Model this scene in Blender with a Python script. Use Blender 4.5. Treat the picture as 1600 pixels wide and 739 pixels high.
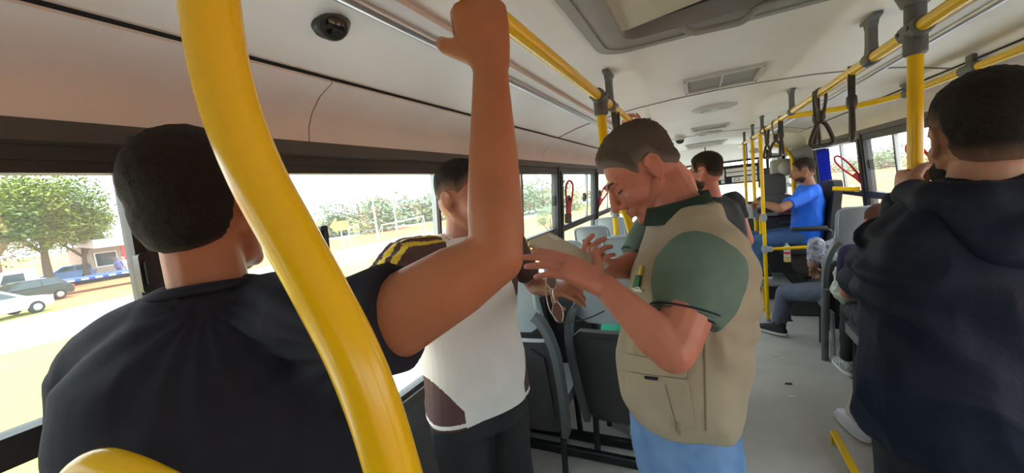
import bpy, bmesh, math, random
import numpy as np
from mathutils import Vector, Matrix, Quaternion, noise

random.seed(7)
for o in list(bpy.data.objects): bpy.data.objects.remove(o)
scene = bpy.context.scene
COL = scene.collection
PI = math.pi

# ------------------------------------------------------------------ camera
F = 600.0
_fw = Vector((290, 97, F)).normalized()
_lf = Vector((-1240, -75, F)); _lf = (_lf - _fw * _lf.dot(_fw)).normalized()
_rt = -_lf
_up = _rt.cross(_fw)
if _up.y < 0: _up = -_up
CAM = Vector((0, 0, 1.60))
AX = Vector((_rt.x, _fw.x, _up.x))      # camera right, in the bus
AY = Vector((_rt.y, _fw.y, _up.y))      # camera up
AZ = Vector((_rt.z, _fw.z, _up.z))      # camera forward
cd = bpy.data.cameras.new('camera'); cam = bpy.data.objects.new('camera', cd); COL.objects.link(cam)
cd.sensor_width = 36; cd.lens = 36 * F / 1600; cd.clip_start = 0.02; cd.clip_end = 600
m = Matrix.Identity(4)
for i in range(3):
    m[i][0] = AX[i]; m[i][1] = AY[i]; m[i][2] = -AZ[i]; m[i][3] = CAM[i]
cam.matrix_world = m
scene.camera = cam

def P(px, py, d):
    """world point seen at photo pixel (px,py), d metres in front of the lens"""
    return CAM + d * (AZ + AX * ((px - 800) / F) + AY * ((369.5 - py) / F))
def ray(px, py): return AZ + AX * ((px - 800) / F) + AY * ((369.5 - py) / F)
def PX(px, py, x): r = ray(px, py); return CAM + r * ((x - CAM.x) / r.x)
def PY(px, py, y): r = ray(px, py); return CAM + r * ((y - CAM.y) / r.y)
def PZ(px, py, z): r = ray(px, py); return CAM + r * ((z - CAM.z) / r.z)

# ------------------------------------------------------------------ sky, sun, exposure
w = bpy.data.worlds.new('hazy_sky'); scene.world = w; w.use_nodes = True
nt = w.node_tree; bg = nt.nodes['Background']
bg.inputs[0].default_value = (0.90, 0.96, 1.0, 1); bg.inputs[1].default_value = 5.2
sun = bpy.data.lights.new('sun', 'SUN'); so = bpy.data.objects.new('sun', sun); COL.objects.link(so)
sun.energy = 7.0; sun.angle = 0.03; sun.color = (1, 0.95, 0.86)
so.rotation_euler = (math.radians(5), math.radians(-6), 0)
vs = scene.view_settings
vs.view_transform = 'Standard'; vs.look = 'None'; vs.gamma = 1; vs.use_curve_mapping = False
vs.exposure = -0.1

# ------------------------------------------------------------------ materials
MATS = {}
def mat(name, col, rough=0.6, metal=0.0, var=0.0, vscale=8.0, bump=0.0, bscale=60.0, spec=0.5, sss=0.0, stretch=None, col2=None, coat=0.0):
    if name in MATS: return MATS[name]
    M = bpy.data.materials.new(name); M.use_nodes = True
    t = M.node_tree; b = t.nodes['Principled BSDF']
    c = tuple(col) + (1,)
    b.inputs['Base Color'].default_value = c; b.inputs['Roughness'].default_value = rough
    b.inputs['Metallic'].default_value = metal; b.inputs['Specular IOR Level'].default_value = spec
    if coat: b.inputs['Coat Weight'].default_value = coat; b.inputs['Coat Roughness'].default_value = 0.15
    if sss:
        b.inputs['Subsurface Weight'].default_value = sss; b.inputs['Subsurface Radius'].default_value = (0.012, 0.005, 0.003)
    tc = t.nodes.new('ShaderNodeTexCoord'); src = tc.outputs['Object']
    if stretch:
        mp = t.nodes.new('ShaderNodeMapping'); mp.inputs['Scale'].default_value = stretch
        t.links.new(src, mp.inputs[0]); src = mp.outputs[0]
    if var or col2:
        n = t.nodes.new('ShaderNodeTexNoise'); n.inputs['Scale'].default_value = vscale; n.inputs['Detail'].default_value = 4
        t.links.new(src, n.inputs['Vector'])
        r = t.nodes.new('ShaderNodeValToRGB')
        if col2: a, z = tuple(col) + (1,), tuple(col2) + (1,)
        else: a = tuple(max(0, v * (1 - var)) for v in col) + (1,); z = tuple(min(1, v * (1 + var)) for v in col) + (1,)
        r.color_ramp.elements[0].position = .32; r.color_ramp.elements[1].position = .68
        r.color_ramp.elements[0].color = a; r.color_ramp.elements[1].color = z
        t.links.new(n.outputs['Fac'], r.inputs[0]); t.links.new(r.outputs[0], b.inputs['Base Color'])
    if bump:
        n = t.nodes.new('ShaderNodeTexNoise'); n.inputs['Scale'].default_value = bscale; n.inputs['Detail'].default_value = 5
        t.links.new(src, n.inputs['Vector'])
        bp = t.nodes.new('ShaderNodeBump'); bp.inputs['Strength'].default_value = bump; bp.inputs['Distance'].default_value = 0.004
        t.links.new(n.outputs['Fac'], bp.inputs['Height']); t.links.new(bp.outputs[0], b.inputs['Normal'])
    MATS[name] = M; return M
def glass(name, tint=(.93, .97, .96), gl=.06, dirt=.022):
    M = bpy.data.materials.new(name); M.use_nodes = True; t = M.node_tree; t.nodes.clear()
    o = t.nodes.new('ShaderNodeOutputMaterial'); tr = t.nodes.new('ShaderNodeBsdfTransparent'); g = t.nodes.new('ShaderNodeBsdfGlossy'); df = t.nodes.new('ShaderNodeBsdfTranslucent')
    tr.inputs[0].default_value = tint + (1,); g.inputs['Roughness'].default_value = .02
    df.inputs[0].default_value = (.85, .9, .92, 1)
    a = t.nodes.new('ShaderNodeMixShader'); b = t.nodes.new('ShaderNodeMixShader')
    a.inputs[0].default_value = gl; b.inputs[0].default_value = dirt
    t.links.new(tr.outputs[0], a.inputs[1]); t.links.new(g.outputs[0], a.inputs[2])
    t.links.new(a.outputs[0], b.inputs[1]); t.links.new(df.outputs[0], b.inputs[2]); t.links.new(b.outputs[0], o.inputs[0])
    MATS[name] = M; return M

YEL = mat('yellow_paint', (.84, .52, .002), .25, spec=.35, coat=.22, var=.05, vscale=6)
CHROME = mat('brushed_aluminium', (.62, .60, .62), .28, .9)
CLAMP = mat('grey_clamp_plastic', (.12, .12, .125), .5, bump=.2, bscale=90)
LCLAMP = mat('light_grey_clamp', (.33, .35, .37), .5)
CEIL = mat('ceiling_panel', (.80, .745, .70), .42, var=.04, vscale=3, bump=.06, bscale=25)
COVE = mat('cove_vinyl', (.75, .70, .68), .62, var=.035, vscale=5, bump=.25, bscale=260)
DARK = mat('dark_window_rubber', (.028, .028, .03), .5)
HEAD = mat('dark_header_trim', (.075, .07, .068), .45, var=.1)
WALLP = mat('grey_wall_panel', (.11, .11, .115), .55, bump=.15, bscale=140)
FLOOR = mat('grey_rubber_floor', (.52, .51, .49), .45, var=.13, vscale=2.6, bump=.3, bscale=240)
SHELL = mat('dark_grey_seat_plastic', (.047, .047, .05), .48, bump=.25, bscale=220)
SHELL2 = mat('mid_grey_seat_plastic', (.125, .135, .145), .4, bump=.1, bscale=200)
LGREY = mat('pale_grey_headrest_plastic', (.32, .37, .405), .3, spec=.5, var=.04)
BLACKP = mat('black_plastic', (.018, .018, .02), .4)
BLACKM = mat('black_steel', (.02, .021, .026), .38, .2)
RED = mat('red_plastic', (.62, .025, .03), .35)
GLASS = glass('window_glass')
WHITE = mat('white_paint', (.78, .78, .77), .4)
ALU = mat('pale_window_aluminium', (.36, .38, .39), .35, .6)
GAP = mat('dark_joint', (.04, .037, .035), .8)

# ------------------------------------------------------------------ mesh helpers
def link(name, me, m=None, parent=None, smooth=False):
    o = bpy.data.objects.new(name, me); COL.objects.link(o)
    if m is not None:
        for mm in (m if isinstance(m, (list, tuple)) else [m]): me.materials.append(mm)
    if smooth is True: me.polygons.foreach_set('use_smooth', [True] * len(me.polygons))
    elif smooth:
        me.polygons.foreach_set('use_smooth', [True] * len(me.polygons))
        me.set_sharp_from_angle(angle=math.radians(smooth))
    if parent is not None:
        o.parent = parent
        M = Matrix.Identity(4); q = parent; chain = []
        while q is not None: chain.append(q); q = q.parent
        for q in reversed(chain): M = M @ q.matrix_basis
        o.matrix_basis = M.inverted()
    return o
def obj(name, bm, m=None, parent=None, smooth=30, local=False):
    """one mesh object; vertices are in world coordinates unless local (then in the parent's frame)"""
    bmesh.ops.recalc_face_normals(bm, faces=bm.faces)
    me = bpy.data.meshes.new(name); bm.to_mesh(me); bm.free()
    if local:
        o = bpy.data.objects.new(name, me); COL.objects.link(o)
        if m is not None: me.materials.append(m)
        me.polygons.foreach_set('use_smooth', [True] * len(me.polygons)); me.set_sharp_from_angle(angle=math.radians(smooth or 1))
        o.parent = parent; return o
    return link(name, me, m, parent, smooth)
def tag(o, label=None, cat=None, group=None, kind=None):
    if label: o['label'] = label
    if cat: o['category'] = cat
    if group: o['group'] = group
    if kind: o['kind'] = kind
    return o
def thing(name, label, cat, loc=(0, 0, 0), rz=0.0, group=None):
    o = bpy.data.objects.new(name, None); COL.objects.link(o); o.empty_display_size = .1
    o.location = loc; o.rotation_euler = (0, 0, rz); o.matrix_basis  # basis follows loc/rot
    return tag(o, label, cat, group)
def structure(o): o['kind'] = 'structure'; return o
def dup(root, loc, rz, label=None, group=None, scale=None):
    r = root.copy(); COL.objects.link(r); r.location = loc; r.rotation_euler = (0, 0, rz)
    if scale: r.scale = scale
    if label: r['label'] = label
    if group: r['group'] = group
    for ch in list(root.children):
        c = ch.copy(); COL.objects.link(c); c.parent = r
        for g in ch.children:
            d = g.copy(); COL.objects.link(d); d.parent = c
    return r
def BM(): return bmesh.new()
def box(bm, lo, hi, bev=0.0, M=None, seg=1):
    r = bmesh.ops.create_cube(bm, size=1); vs_ = r['verts']
    lo, hi = Vector(lo), Vector(hi); c = (lo + hi) / 2; s = hi - lo
    for v in vs_: v.co = Vector((v.co.x * s.x, v.co.y * s.y, v.co.z * s.z)) + c
    if bev:
        es = list({e for v in vs_ for e in v.link_edges})
        rr = bmesh.ops.bevel(bm, geom=es, offset=bev, segments=seg, affect='EDGES', profile=.5)
        vs_ = list({v for f in rr['faces'] for v in f.verts} | {v for v in vs_ if v.is_valid})
    if M is not None:
        for v in vs_: v.co = M @ v.co
    return vs_
def fillet(pts, r, n=5):
    pts = [Vector(p) for p in pts]; out = [pts[0]]
    for i in range(1, len(pts) - 1):
        a, b, c = pts[i - 1], pts[i], pts[i + 1]
        u = (a - b); v = (c - b); q = min(r, u.length * .49, v.length * .49)
        p0 = b + u.normalized() * q; p1 = b + v.normalized() * q
        for k in range(n + 1):
            t = k / n; out.append(p0 * (1 - t) ** 2 + b * 2 * t * (1 - t) + p1 * t * t)
    out.append(pts[-1]); return out
def smoothpath(pts, n=6):
    pts = [Vector(p) for p in pts]; Q = [pts[0] * 2 - pts[1]] + pts + [pts[-1] * 2 - pts[-2]]; out = []
    for i in range(1, len(Q) - 2):
        a, b, c, d = Q[i - 1:i + 3]
        for k in range(n):
            t = k / n
            out.append(.5 * ((2 * b) + (c - a) * t + (2 * a - 5 * b + 4 * c - d) * t * t + (3 * b - a - 3 * c + d) * t ** 3))
    out.append(pts[-1]); return out
def tube(bm, pts, r, seg=12, closed=False, cap=True):
    pts = [Vector(p) for p in pts]; n = len(pts)
    rs = r if isinstance(r, (list, tuple)) else [r] * n
    rings = []; up = None
    for i, p in enumerate(pts):
        if closed: t = pts[(i + 1) % n] - pts[i - 1]
        else: t = pts[min(i + 1, n - 1)] - pts[max(i - 1, 0)]
        t.normalize()
        if up is None: up = t.orthogonal().normalized()
        up = (up - t * up.dot(t)); up = up.normalized() if up.length > 1e-6 else t.orthogonal().normalized()
        s = t.cross(up)
        rings.append([bm.verts.new(p + (up * math.cos(2 * PI * k / seg) + s * math.sin(2 * PI * k / seg)) * rs[i]) for k in range(seg)])
    for i in range(n - (0 if closed else 1)):
        A, B = rings[i], rings[(i + 1) % n]
        for k in range(seg): bm.faces.new((A[k], A[(k + 1) % seg], B[(k + 1) % seg], B[k]))
    if cap and not closed: bm.faces.new(rings[0][::-1]); bm.faces.new(rings[-1])
    return rings
def ribbon(bm, pts, wdir, wid, th):
    """flat strap swept along pts; wdir = width direction"""
    pts = [Vector(p) for p in pts]; n = len(pts); rings = []
    for i, p in enumerate(pts):
        t = (pts[min(i + 1, n - 1)] - pts[max(i - 1, 0)]).normalized()
        wd = Vector(wdir); wd = (wd - t * wd.dot(t)).normalized(); nn = t.cross(wd)
        rings.append([bm.verts.new(p + wd * a * wid / 2 + nn * b * th / 2) for a, b in ((-1, -1), (1, -1), (1, 1), (-1, 1))])
    for i in range(n - 1):
        for k in range(4): bm.faces.new((rings[i][k], rings[i][(k + 1) % 4], rings[i + 1][(k + 1) % 4], rings[i + 1][k]))
    bm.faces.new(rings[0][::-1]); bm.faces.new(rings[-1])
def prism(bm, poly, f0, f1):
    """poly: 2-D points; f0/f1 map (u,v) to the two end faces"""
    A = [bm.verts.new(f0(*p)) for p in poly]; B = [bm.verts.new(f1(*p)) for p in poly]; n = len(poly)
    bm.faces.new(A[::-1]); bm.faces.new(B)
    for i in range(n): bm.faces.new((A[i], A[(i + 1) % n], B[(i + 1) % n], B[i]))
def extr_y(bm, poly, y0, y1): prism(bm, poly, lambda u, v: Vector((u, y0, v)), lambda u, v: Vector((u, y1, v)))
def strip_y(bm, line, th, y0, y1):
    """open profile (x,z) given thickness th to its left, swept along y"""
    L = [Vector((a, b)) for a, b in line]; out = []
    for i, p in enumerate(L):
        t = (L[min(i + 1, len(L) - 1)] - L[max(i - 1, 0)]).normalized(); out.append(p + Vector((-t.y, t.x)) * th)
    n = len(L); V = []
    for y in (y0, y1): V.append(([bm.verts.new((p.x, y, p.y)) for p in L], [bm.verts.new((p.x, y, p.y)) for p in out]))
    for i in range(n - 1):
        bm.faces.new((V[0][0][i], V[0][0][i + 1], V[1][0][i + 1], V[1][0][i])); bm.faces.new((V[0][1][i], V[1][1][i], V[1][1][i + 1], V[0][1][i + 1]))
        for j in (0, 1): bm.faces.new((V[j][0][i], V[j][0][i + 1], V[j][1][i + 1], V[j][1][i]))
    for i in (0, n - 1): bm.faces.new((V[0][0][i], V[1][0][i], V[1][1][i], V[0][1][i]))
def lathe(bm, prof, M=Matrix.Identity(4), seg=20):
    rings = []
    for r, z in prof: rings.append([bm.verts.new(M @ Vector((r * math.cos(2 * PI * k / seg), r * math.sin(2 * PI * k / seg), z))) for k in range(seg)])
    for A, B in zip(rings, rings[1:]):
        for k in range(seg): bm.faces.new((A[k], A[(k + 1) % seg], B[(k + 1) % seg], B[k]))
    bm.faces.new(rings[0][::-1]); bm.faces.new(rings[-1])
def rrect(w_, h_, r, n=5, cx=0, cy=0):
    out = []
    for sx, sy, a0 in ((1, 1, 0), (-1, 1, 90), (-1, -1, 180), (1, -1, 270)):
        for k in range(n + 1):
            a = math.radians(a0 + 90 * k / n); out.append((cx + sx * (w_ / 2 - r) + r * math.cos(a), cy + sy * (h_ / 2 - r) + r * math.sin(a)))
    return out
def ringprism(bm, outer, inner, f0, f1):
    n = len(outer)
    V = [[bm.verts.new(f(*p)) for p in q] for q in (outer, inner) for f in (f0, f1)]
    for i in range(n):
        j = (i + 1) % n
        bm.faces.new((V[0][i], V[0][j], V[1][j], V[1][i])); bm.faces.new((V[2][i], V[3][i], V[3][j], V[2][j]))
        bm.faces.new((V[0][i], V[2][i], V[2][j], V[0][j])); bm.faces.new((V[1][i], V[1][j], V[3][j], V[3][i]))
def basis(x, y, z, o=(0, 0, 0)):
    M = Matrix.Identity(4)
    for i in range(3): M[i][0] = x[i]; M[i][1] = y[i]; M[i][2] = z[i]; M[i][3] = o[i]
    return M
# ================================================================== the bus shell
XC = .125; Y0, Y1 = -2.0, 8.6
def XL(z):
    if z <= .84: return -1.115
    return -1.115 + (z - .84) * (.085 / .98)
def side(s, x): return x if s < 0 else 2 * XC - x      # mirror the left side to the right
bm = BM(); box(bm, (-1.16, Y0, -.06), (1.41, 9.4, 0)); floor = structure(obj('floor', bm, FLOOR))

def cprof(z=0): return [(-.885, 1.975), (-.75, 2.015), (-.6, 2.045), (-.35, 2.073), (-.1, 2.086), (.125, 2.09), (.35, 2.086), (.6, 2.073), (.85, 2.045), (1.0, 2.015), (1.135, 1.975)]
bm = BM(); strip_y(bm, [(-1.14, 1.80), (-1.05, 1.98), (-.9, 2.03), (-.6, 2.085), (.125, 2.13), (.85, 2.085), (1.15, 2.03), (1.30, 1.98), (1.39, 1.80)], .03, Y0, Y1 + .4)
ceiling = structure(obj('ceiling', bm, GAP))
HX0, HX1, HY0, HY1 = -.245, .495, .62, 1.47            # opening of the roof hatch
def cpanel(a, b):
    bm = BM(); pr = cprof()
    def addstrip(line, y0, y1):
        strip_y(bm, line, .012, y0, y1)
    if a < HY0 < b:
        addstrip(pr, a, HY0); addstrip(pr, HY1, b)
        def zat(x): return float(np.interp(x, [p[0] for p in pr], [p[1] for p in pr]))
        addstrip([p for p in pr if p[0] < HX0] + [(HX0, zat(HX0))], HY0, HY1)
        addstrip([(HX1, zat(HX1))] + [p for p in pr if p[0] > HX1], HY0, HY1)
    else: addstrip(pr, a, b)
    return obj('ceiling_panel', bm, CEIL, ceiling, 20)
ys = [Y0, -.02, 2.72, 5.5, Y1 - .35]
for a, b in zip(ys, ys[1:]): cpanel(a + .003, b - .003)
for yy in ys[1:-1]:                                     # thin cover strips over the joints
    bm = BM(); strip_y(bm, [(x, z - .004) for x, z in cprof()], .006, yy - .012, yy + .004); obj('joint_strip', bm, mat('joint_grey', (.22, .21, .20), .6), ceiling, 20)

def wall(s):
    nm = 'wall_left' if s < 0 else 'wall_right'
    S = lambda x: side(s, x)
    bm = BM(); extr_y(bm, [(S(-1.115), 0), (S(-1.115), .80), (S(-1.16), .80), (S(-1.16), 0)], Y0, Y1)
    root = structure(obj(nm, bm, WALLP))
    # sill ledge, header
    bm = BM(); extr_y(bm, [(S(-1.09), .795), (S(-1.09), .835), (S(-1.17), .835), (S(-1.17), .795)], Y0, Y1); obj('sill_ledge', bm, HEAD, root)
    bm = BM(); extr_y(bm, [(S(-1.022), 1.752), (S(-1.022), 1.782), (S(-1.10), 1.79), (S(-1.10), 1.745), (S(-1.045), 1.745)], Y0, Y1); obj('header_channel', bm, DARK, root)
    bm = BM(); extr_y(bm, [(S(-1.012), 1.784), (S(-1.016), 1.822), (S(-1.10), 1.822), (S(-1.10), 1.79), (S(-1.02), 1.778)], Y0, Y1); obj('header_trim', bm, HEAD, root)
    # cove panels with open joints
    line = [(-1.026, 1.822), (-1.018, 1.865), (-.992, 1.905), (-.95, 1.942), (-.89, 1.968)]
    cy = [Y0, -.95, .79, 2.70, 4.6, 6.5, Y1 - .3]
    for a, b in zip(cy, cy[1:]):
        bm = BM(); strip_y(bm, [(S(x), z) for x, z in line], .008 * (-s) * -1, a + .0022, b - .0022); obj('cove_panel', bm, COVE, root, 40)
    # pillars
    py = [-.93, .435, 1.75, 3.10, 4.40, 5.72, 7.02]
    for k, y in enumerate(py):
        hw = .055
        bm = BM(); f = lambda off: (lambda u, v: Vector((S(XL(v) + off), u, v)))
        prism(bm, [(y - hw, .80), (y + hw, .80), (y + hw, 1.80), (y - hw, 1.80)], f(.022), f(-.05))
        prism(bm, [(y - .022, .84), (y + .022, .84), (y + .022, 1.75), (y - .022, 1.75)], f(.031), f(.02)); obj('pillar', bm, DARK, root)
    return root, py
WIN = 0
def windows(s, py, mull, latch):
    global WIN
    S = lambda x: side(s, x)
    f = lambda off: (lambda u, v: Vector((S(XL(v) + off), u, v)))
    edges = [Y0 - .05] + py + [Y1 - .3]
    for k, (a, b) in enumerate(zip(edges, edges[1:])):
        WIN += 1
        a += .05; b -= .05
        bm = BM()      # rubber frame of the bay
        o = [(a, .835), (b, .835), (b, 1.752), (a, 1.752)]; t = .022
        i = [(a + t, .835 + t), (b - t, .835 + t), (b - t, 1.752 - t), (a + t, 1.752 - t)]
        ringprism(bm, o, i, f(.012), f(-.03))
        root = structure(obj('window_%d' % WIN, bm, DARK))
        bm = BM(); prism(bm, [(a, 1.238), (b, 1.238), (b, 1.293), (a, 1.293)], f(.018), f(-.03)); obj('mid_rail', bm, DARK, root)
        ml = mull.get(k, (a + b) / 2)
        bm = BM(); prism(bm, [(a + .01, .85), (b - .01, .85), (b - .01, 1.24), (a + .01, 1.24)], f(-.008), f(-.012)); obj('pane', bm, GLASS, root)
        bm = BM(); prism(bm, [(a + .01, 1.285), (ml + .02, 1.285), (ml + .02, 1.745), (a + .01, 1.745)], f(-.001), f(-.005)); obj('pane', bm, GLASS, root)
        bm = BM(); prism(bm, [(ml - .02, 1.285), (b - .01, 1.285), (b - .01, 1.745), (ml - .02, 1.745)], f(-.012), f(-.016)); obj('pane', bm, GLASS, root)
        bm = BM(); prism(bm, [(ml - .017, 1.29), (ml + .004, 1.29), (ml + .004, 1.75), (ml - .017, 1.75)], f(.004), f(-.02)); obj('pane_edge', bm, ALU, root)
        bm = BM(); prism(bm, [(ml + .005, 1.29), (ml + .013, 1.29), (ml + .013, 1.75), (ml + .005, 1.75)], f(.006), f(-.02)); obj('pane_seal', bm, DARK, root)
        for (ly, lz, *lw) in latch.get(k, ()):
            lw = lw[0] if lw else .042
            bm = BM(); prism(bm, rrect(lw, .085, .008, 3, ly, lz), f(.024), f(.0)); prism(bm, rrect(lw * .4, .05, .003, 3, ly, lz), f(.034), f(.02)); obj('latch', bm, BLACKP, root)
wl, pyl = wall(-1)
windows(-1, pyl, {2: 1.41, 3: 2.33, 4: 4.01, 5: 5.05}, {1: [(.372, 1.525, .02)], 2: [(.80, 1.53, .026)], 3: [(2.94, 1.52)], 4: [(3.32, 1.50), (3.86, 1.50)], 5: [(4.56, 1.50)]})
wr, pyr = wall(1)
windows(1, pyr, {4: 3.78, 5: 4.95}, {4: [(4.22, 1.52)], 3: [(2.0, 1.52)]})

# rear bulkhead behind the photographer and the front end with windscreen
bm = BM(); box(bm, (-1.16, Y0 - .06, 0), (1.41, Y0, 2.13)); structure(obj('wall_rear', bm, WALLP))
YF = 9.0
bm = BM(); box(bm, (-1.16, YF, 0), (1.41, YF + .06, .92)); wf = structure(obj('wall_front', bm, WALLP))
bm = BM(); prism(bm, [(Y1 - .36, 2.075), (Y1 - .05, 1.95), (YF - .05, 1.80), (YF + .08, 1.78), (YF + .08, 2.16), (Y1 - .36, 2.12)], lambda u, v: Vector((-1.05, u, v)), lambda u, v: Vector((1.3, u, v))); obj('front_cowl', bm, CEIL, wf)
for x in (-.62, .16, 1.0):
    bm = BM(); lathe(bm, [(.11, 0), (.10, .012), (.075, .016), (.02, .01)], Matrix.Translation((x, Y1 + .02, 1.925)) @ Matrix.Rotation(math.radians(180 - 24), 4, 'X'), 24); obj('speaker_grille', bm, mat('speaker_grey', (.30, .29, .27), .6), wf)
WIN += 1
bm = BM(); ringprism(bm, [(-1.12, .9), (1.37, .9), (1.37, 1.8), (-1.12, 1.8)], [(-1.06, .95), (1.31, .95), (1.31, 1.76), (-1.06, 1.76)], lambda u, v: Vector((u, YF - .02, v)), lambda u, v: Vector((u, YF + .05, v)))
ws = structure(obj('window_%d' % WIN, bm, DARK))
bm = BM(); box(bm, (-1.07, YF, .94), (1.32, YF + .008, 1.77)); obj('windscreen_pane', bm, GLASS, ws)
bm = BM(); box(bm, (.10, YF - .012, .95), (.14, YF + .03, 1.77)); obj('windscreen_divider', bm, DARK, ws)
for s in (-1, 1):                                        # corner posts at the front
    bm = BM(); box(bm, (side(s, -1.17), Y1 - .36, 0) if s < 0 else (1.30, Y1 - .36, 0), (-1.04, YF + .05, 2.0) if s < 0 else (1.42, YF + .05, 2.0), .02); obj('corner_post', bm, HEAD, wf)
bm = BM(); prism(bm, [(YF, .9), (YF - .35, .86), (YF - .42, .7), (YF - .35, .0), (YF, 0)], lambda u, v: Vector((-1.1, u, v)), lambda u, v: Vector((1.3, u, v))); obj('dashboard', bm, BLACKP, wf)

# aluminium light channels along both sides of the ceiling
for s in (-1, 1):
    S = lambda x: side(s, x)
    nm = 'light_channel'
    bm = BM(); tube(bm, [(S(-.612), Y0 + .02, 2.030), (S(-.612), Y1 - .4, 2.030)], .0165, 14)
    r = tag(obj(nm, bm, CHROME, None, 40), 'long brushed aluminium channel on the ceiling above the %s windows' % ('left' if s < 0 else 'right'), 'ceiling trim')
    bm = BM(); extr_y(bm, [(S(-.598), 2.03), (S(-.598), 2.05), (S(-.555), 2.056), (S(-.555), 2.036)], Y0 + .02, Y1 - .4); obj('cover_strip', bm, COVE, r)

# ------------------------------------------------------------------ roof hatch, vents, domes
h = thing('roof_hatch', 'large roof hatch with grey rim and beige lid hanging ajar above the aisle', 'roof hatch', (XC, 1.05, 2.09))
cx, cy = (HX0 + HX1) / 2, (HY0 + HY1) / 2; ow, ol = HX1 - HX0, HY1 - HY0
HG = mat('hatch_rim_grey', (.30, .285, .265), .5, var=.05); HL = mat('hatch_lid_beige', (.60, .55, .42), .5, var=.04)
bm = BM(); ringprism(bm, rrect(ow + .10, ol + .10, .10, 6, cx, cy), rrect(ow + .04, ol + .04, .09, 6, cx, cy), lambda u, v: Vector((u, v, 2.095)), lambda u, v: Vector((u, v, 2.066))); obj('rim_flange', bm, HG, h, 40)
bm = BM(); ringprism(bm, rrect(ow + .05, ol + .05, .09, 6, cx, cy), rrect(ow - .10, ol - .10, .05, 6, cx, cy), lambda u, v: Vector((u, v, 2.071)), lambda u, v: Vector((u, v, 2.078 if abs(u - cx) > ow / 2 or abs(v - cy) > ol / 2 else 2.135)))
obj('rim_funnel', bm, HG, h, 30)
bm = BM(); box(bm, (HX0 + .02, HY0 + .02, 2.16), (HX1 - .02, HY1 - .02, 2.19)); obj('outer_cover', bm, BLACKP, h)
bm = BM(); prism(bm, rrect(.60, .70, .03, 4), lambda u, v: Vector((u, v, 0)), lambda u, v: Vector((u, v, .012)))
c0 = PZ(968, 52, 2.085); Ml = Matrix.Translation((c0.x, c0.y, 2.085)) @ Matrix.Rotation(math.radians(-6.5), 4, 'Y') @ Matrix.Rotation(math.radians(-1), 4, 'X') @ Matrix.Translation((.30, -.35, 0))
for v in bm.verts: v.co = Ml @ v.co
lid = obj('lid', bm, HL, h, 30)
bm = BM(); prism(bm, rrect(.16, .10, .004, 2, .1, .22), lambda u, v: Ml @ Vector((u, v, -.0005)), lambda u, v: Ml @ Vector((u, v, .002))); obj('warning_sticker', bm, mat('sticker', (.75, .62, .5), .5), lid)
bm = BM(); a = Vector((-.02, 1.425, 2.068)); tube(bm, fillet([a, a + Vector((.03, .01, -.02)), a + Vector((.17, .02, -.022)), a + Vector((.21, -.01, 0)), a + Vector((.42, -.02, .0))], .02), .011, 10); obj('handle', bm, HG, h)

def vent(y, w_, l_, nm, label, slats=0, z=2.089):
    t = thing(nm, label, 'vent', (.14, y, z))
    bm = BM(); ringprism(bm, rrect(w_, l_, .012, 3, .14, y), rrect(w_ - .045, l_ - .05, .006, 3, .14, y), lambda u, v: Vector((u, v, z)), lambda u, v: Vector((u, v, z - .016))); obj('frame', bm, mat('vent_frame', (.55, .52, .48), .5), t)
    bm = BM(); box(bm, (.14 - w_ / 2 + .02, y - l_ / 2 + .02, z - .006), (.14 + w_ / 2 - .02, y + l_ / 2 - .02, z - .001)); obj('mesh_panel', bm, mat('vent_mesh', (.30, .285, .26), .6, bump=.8, bscale=300), t)
    if slats:
        bm = BM(); box(bm, (.135, y - l_ / 2 + .02, z - .012), (.145, y + l_ / 2 - .02, z - .002)); obj('divider', bm, mat('vent_frame', ()), t)
        for sx in (-1, 1):
            for sy in (-1, 1):
                bm = BM(); lathe(bm, [(.006, 0), (.005, -.003)], Matrix.Translation((.14 + sx * (w_ / 2 - .012), y + sy * (l_ / 2 - .013), z - .0155)), 8); obj('screw', bm, CLAMP, t)
vent(2.42, .37, .36, 'ceiling_vent', 'rectangular white-framed ceiling vent with two grey panels just ahead of the hatch', 1)
vent(4.75, .36, .30, 'ceiling_vent', 'narrow grey ceiling vent farther down the aisle behind the round lamp')
vent(7.35, .60, .95, 'ceiling_vent', 'wide framed ceiling flap nearest the front of the bus')
for y, lb in ((3.38, 'flat oval ceiling lamp with dark cut-outs between the first two vents'), (5.35, 'smaller flat oval ceiling lamp beyond the narrow vent')):
    t = thing('ceiling_lamp', lb, 'ceiling lamp', (.14, y, 2.09))
    bm = BM(); lathe(bm, [(.155, .0), (.15, -.012), (.12, -.022), (.04, -.024)], Matrix.Translation((.14, y, 2.089)), 28); obj('bezel', bm, mat('vent_frame', ()), t)
    for sx in (-1, 1):
        bm = BM(); prism(bm, rrect(.07, .035, .016, 4, .14 + sx * .06, y), lambda u, v: Vector((u, v, 2.067)), lambda u, v: Vector((u, v, 2.062))); obj('lens', bm, mat('lamp_lens', (.16, .13, .11), .2), t)
DOME = mat('smoked_dome', (.012, .011, .011), .12, coat=.6); DOMEB = mat('camera_housing_brown', (.035, .030, .027), .35)
t = thing('dome_camera', 'dark brown security camera hanging from the ceiling above the left windows', 'camera', PZ(512, 0, 2.04))
c = P(514, 28, .86); ax = (Vector((-.15, .10, 1))).normalized()
Q = Vector((0, 0, 1)).rotation_difference(ax).to_matrix().to_4x4()
bm = BM(); lathe(bm, [(.046, .052), (.048, .02), (.044, -.012), (.036, -.03), (.015, -.038)], Matrix.Translation(c) @ Q, 28); obj('housing', bm, DOMEB, t, 40)
ld = (P(536, 50, .80) - c).normalized(); QL = Vector((0, 0, 1)).rotation_difference(ld).to_matrix().to_4x4()
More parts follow.
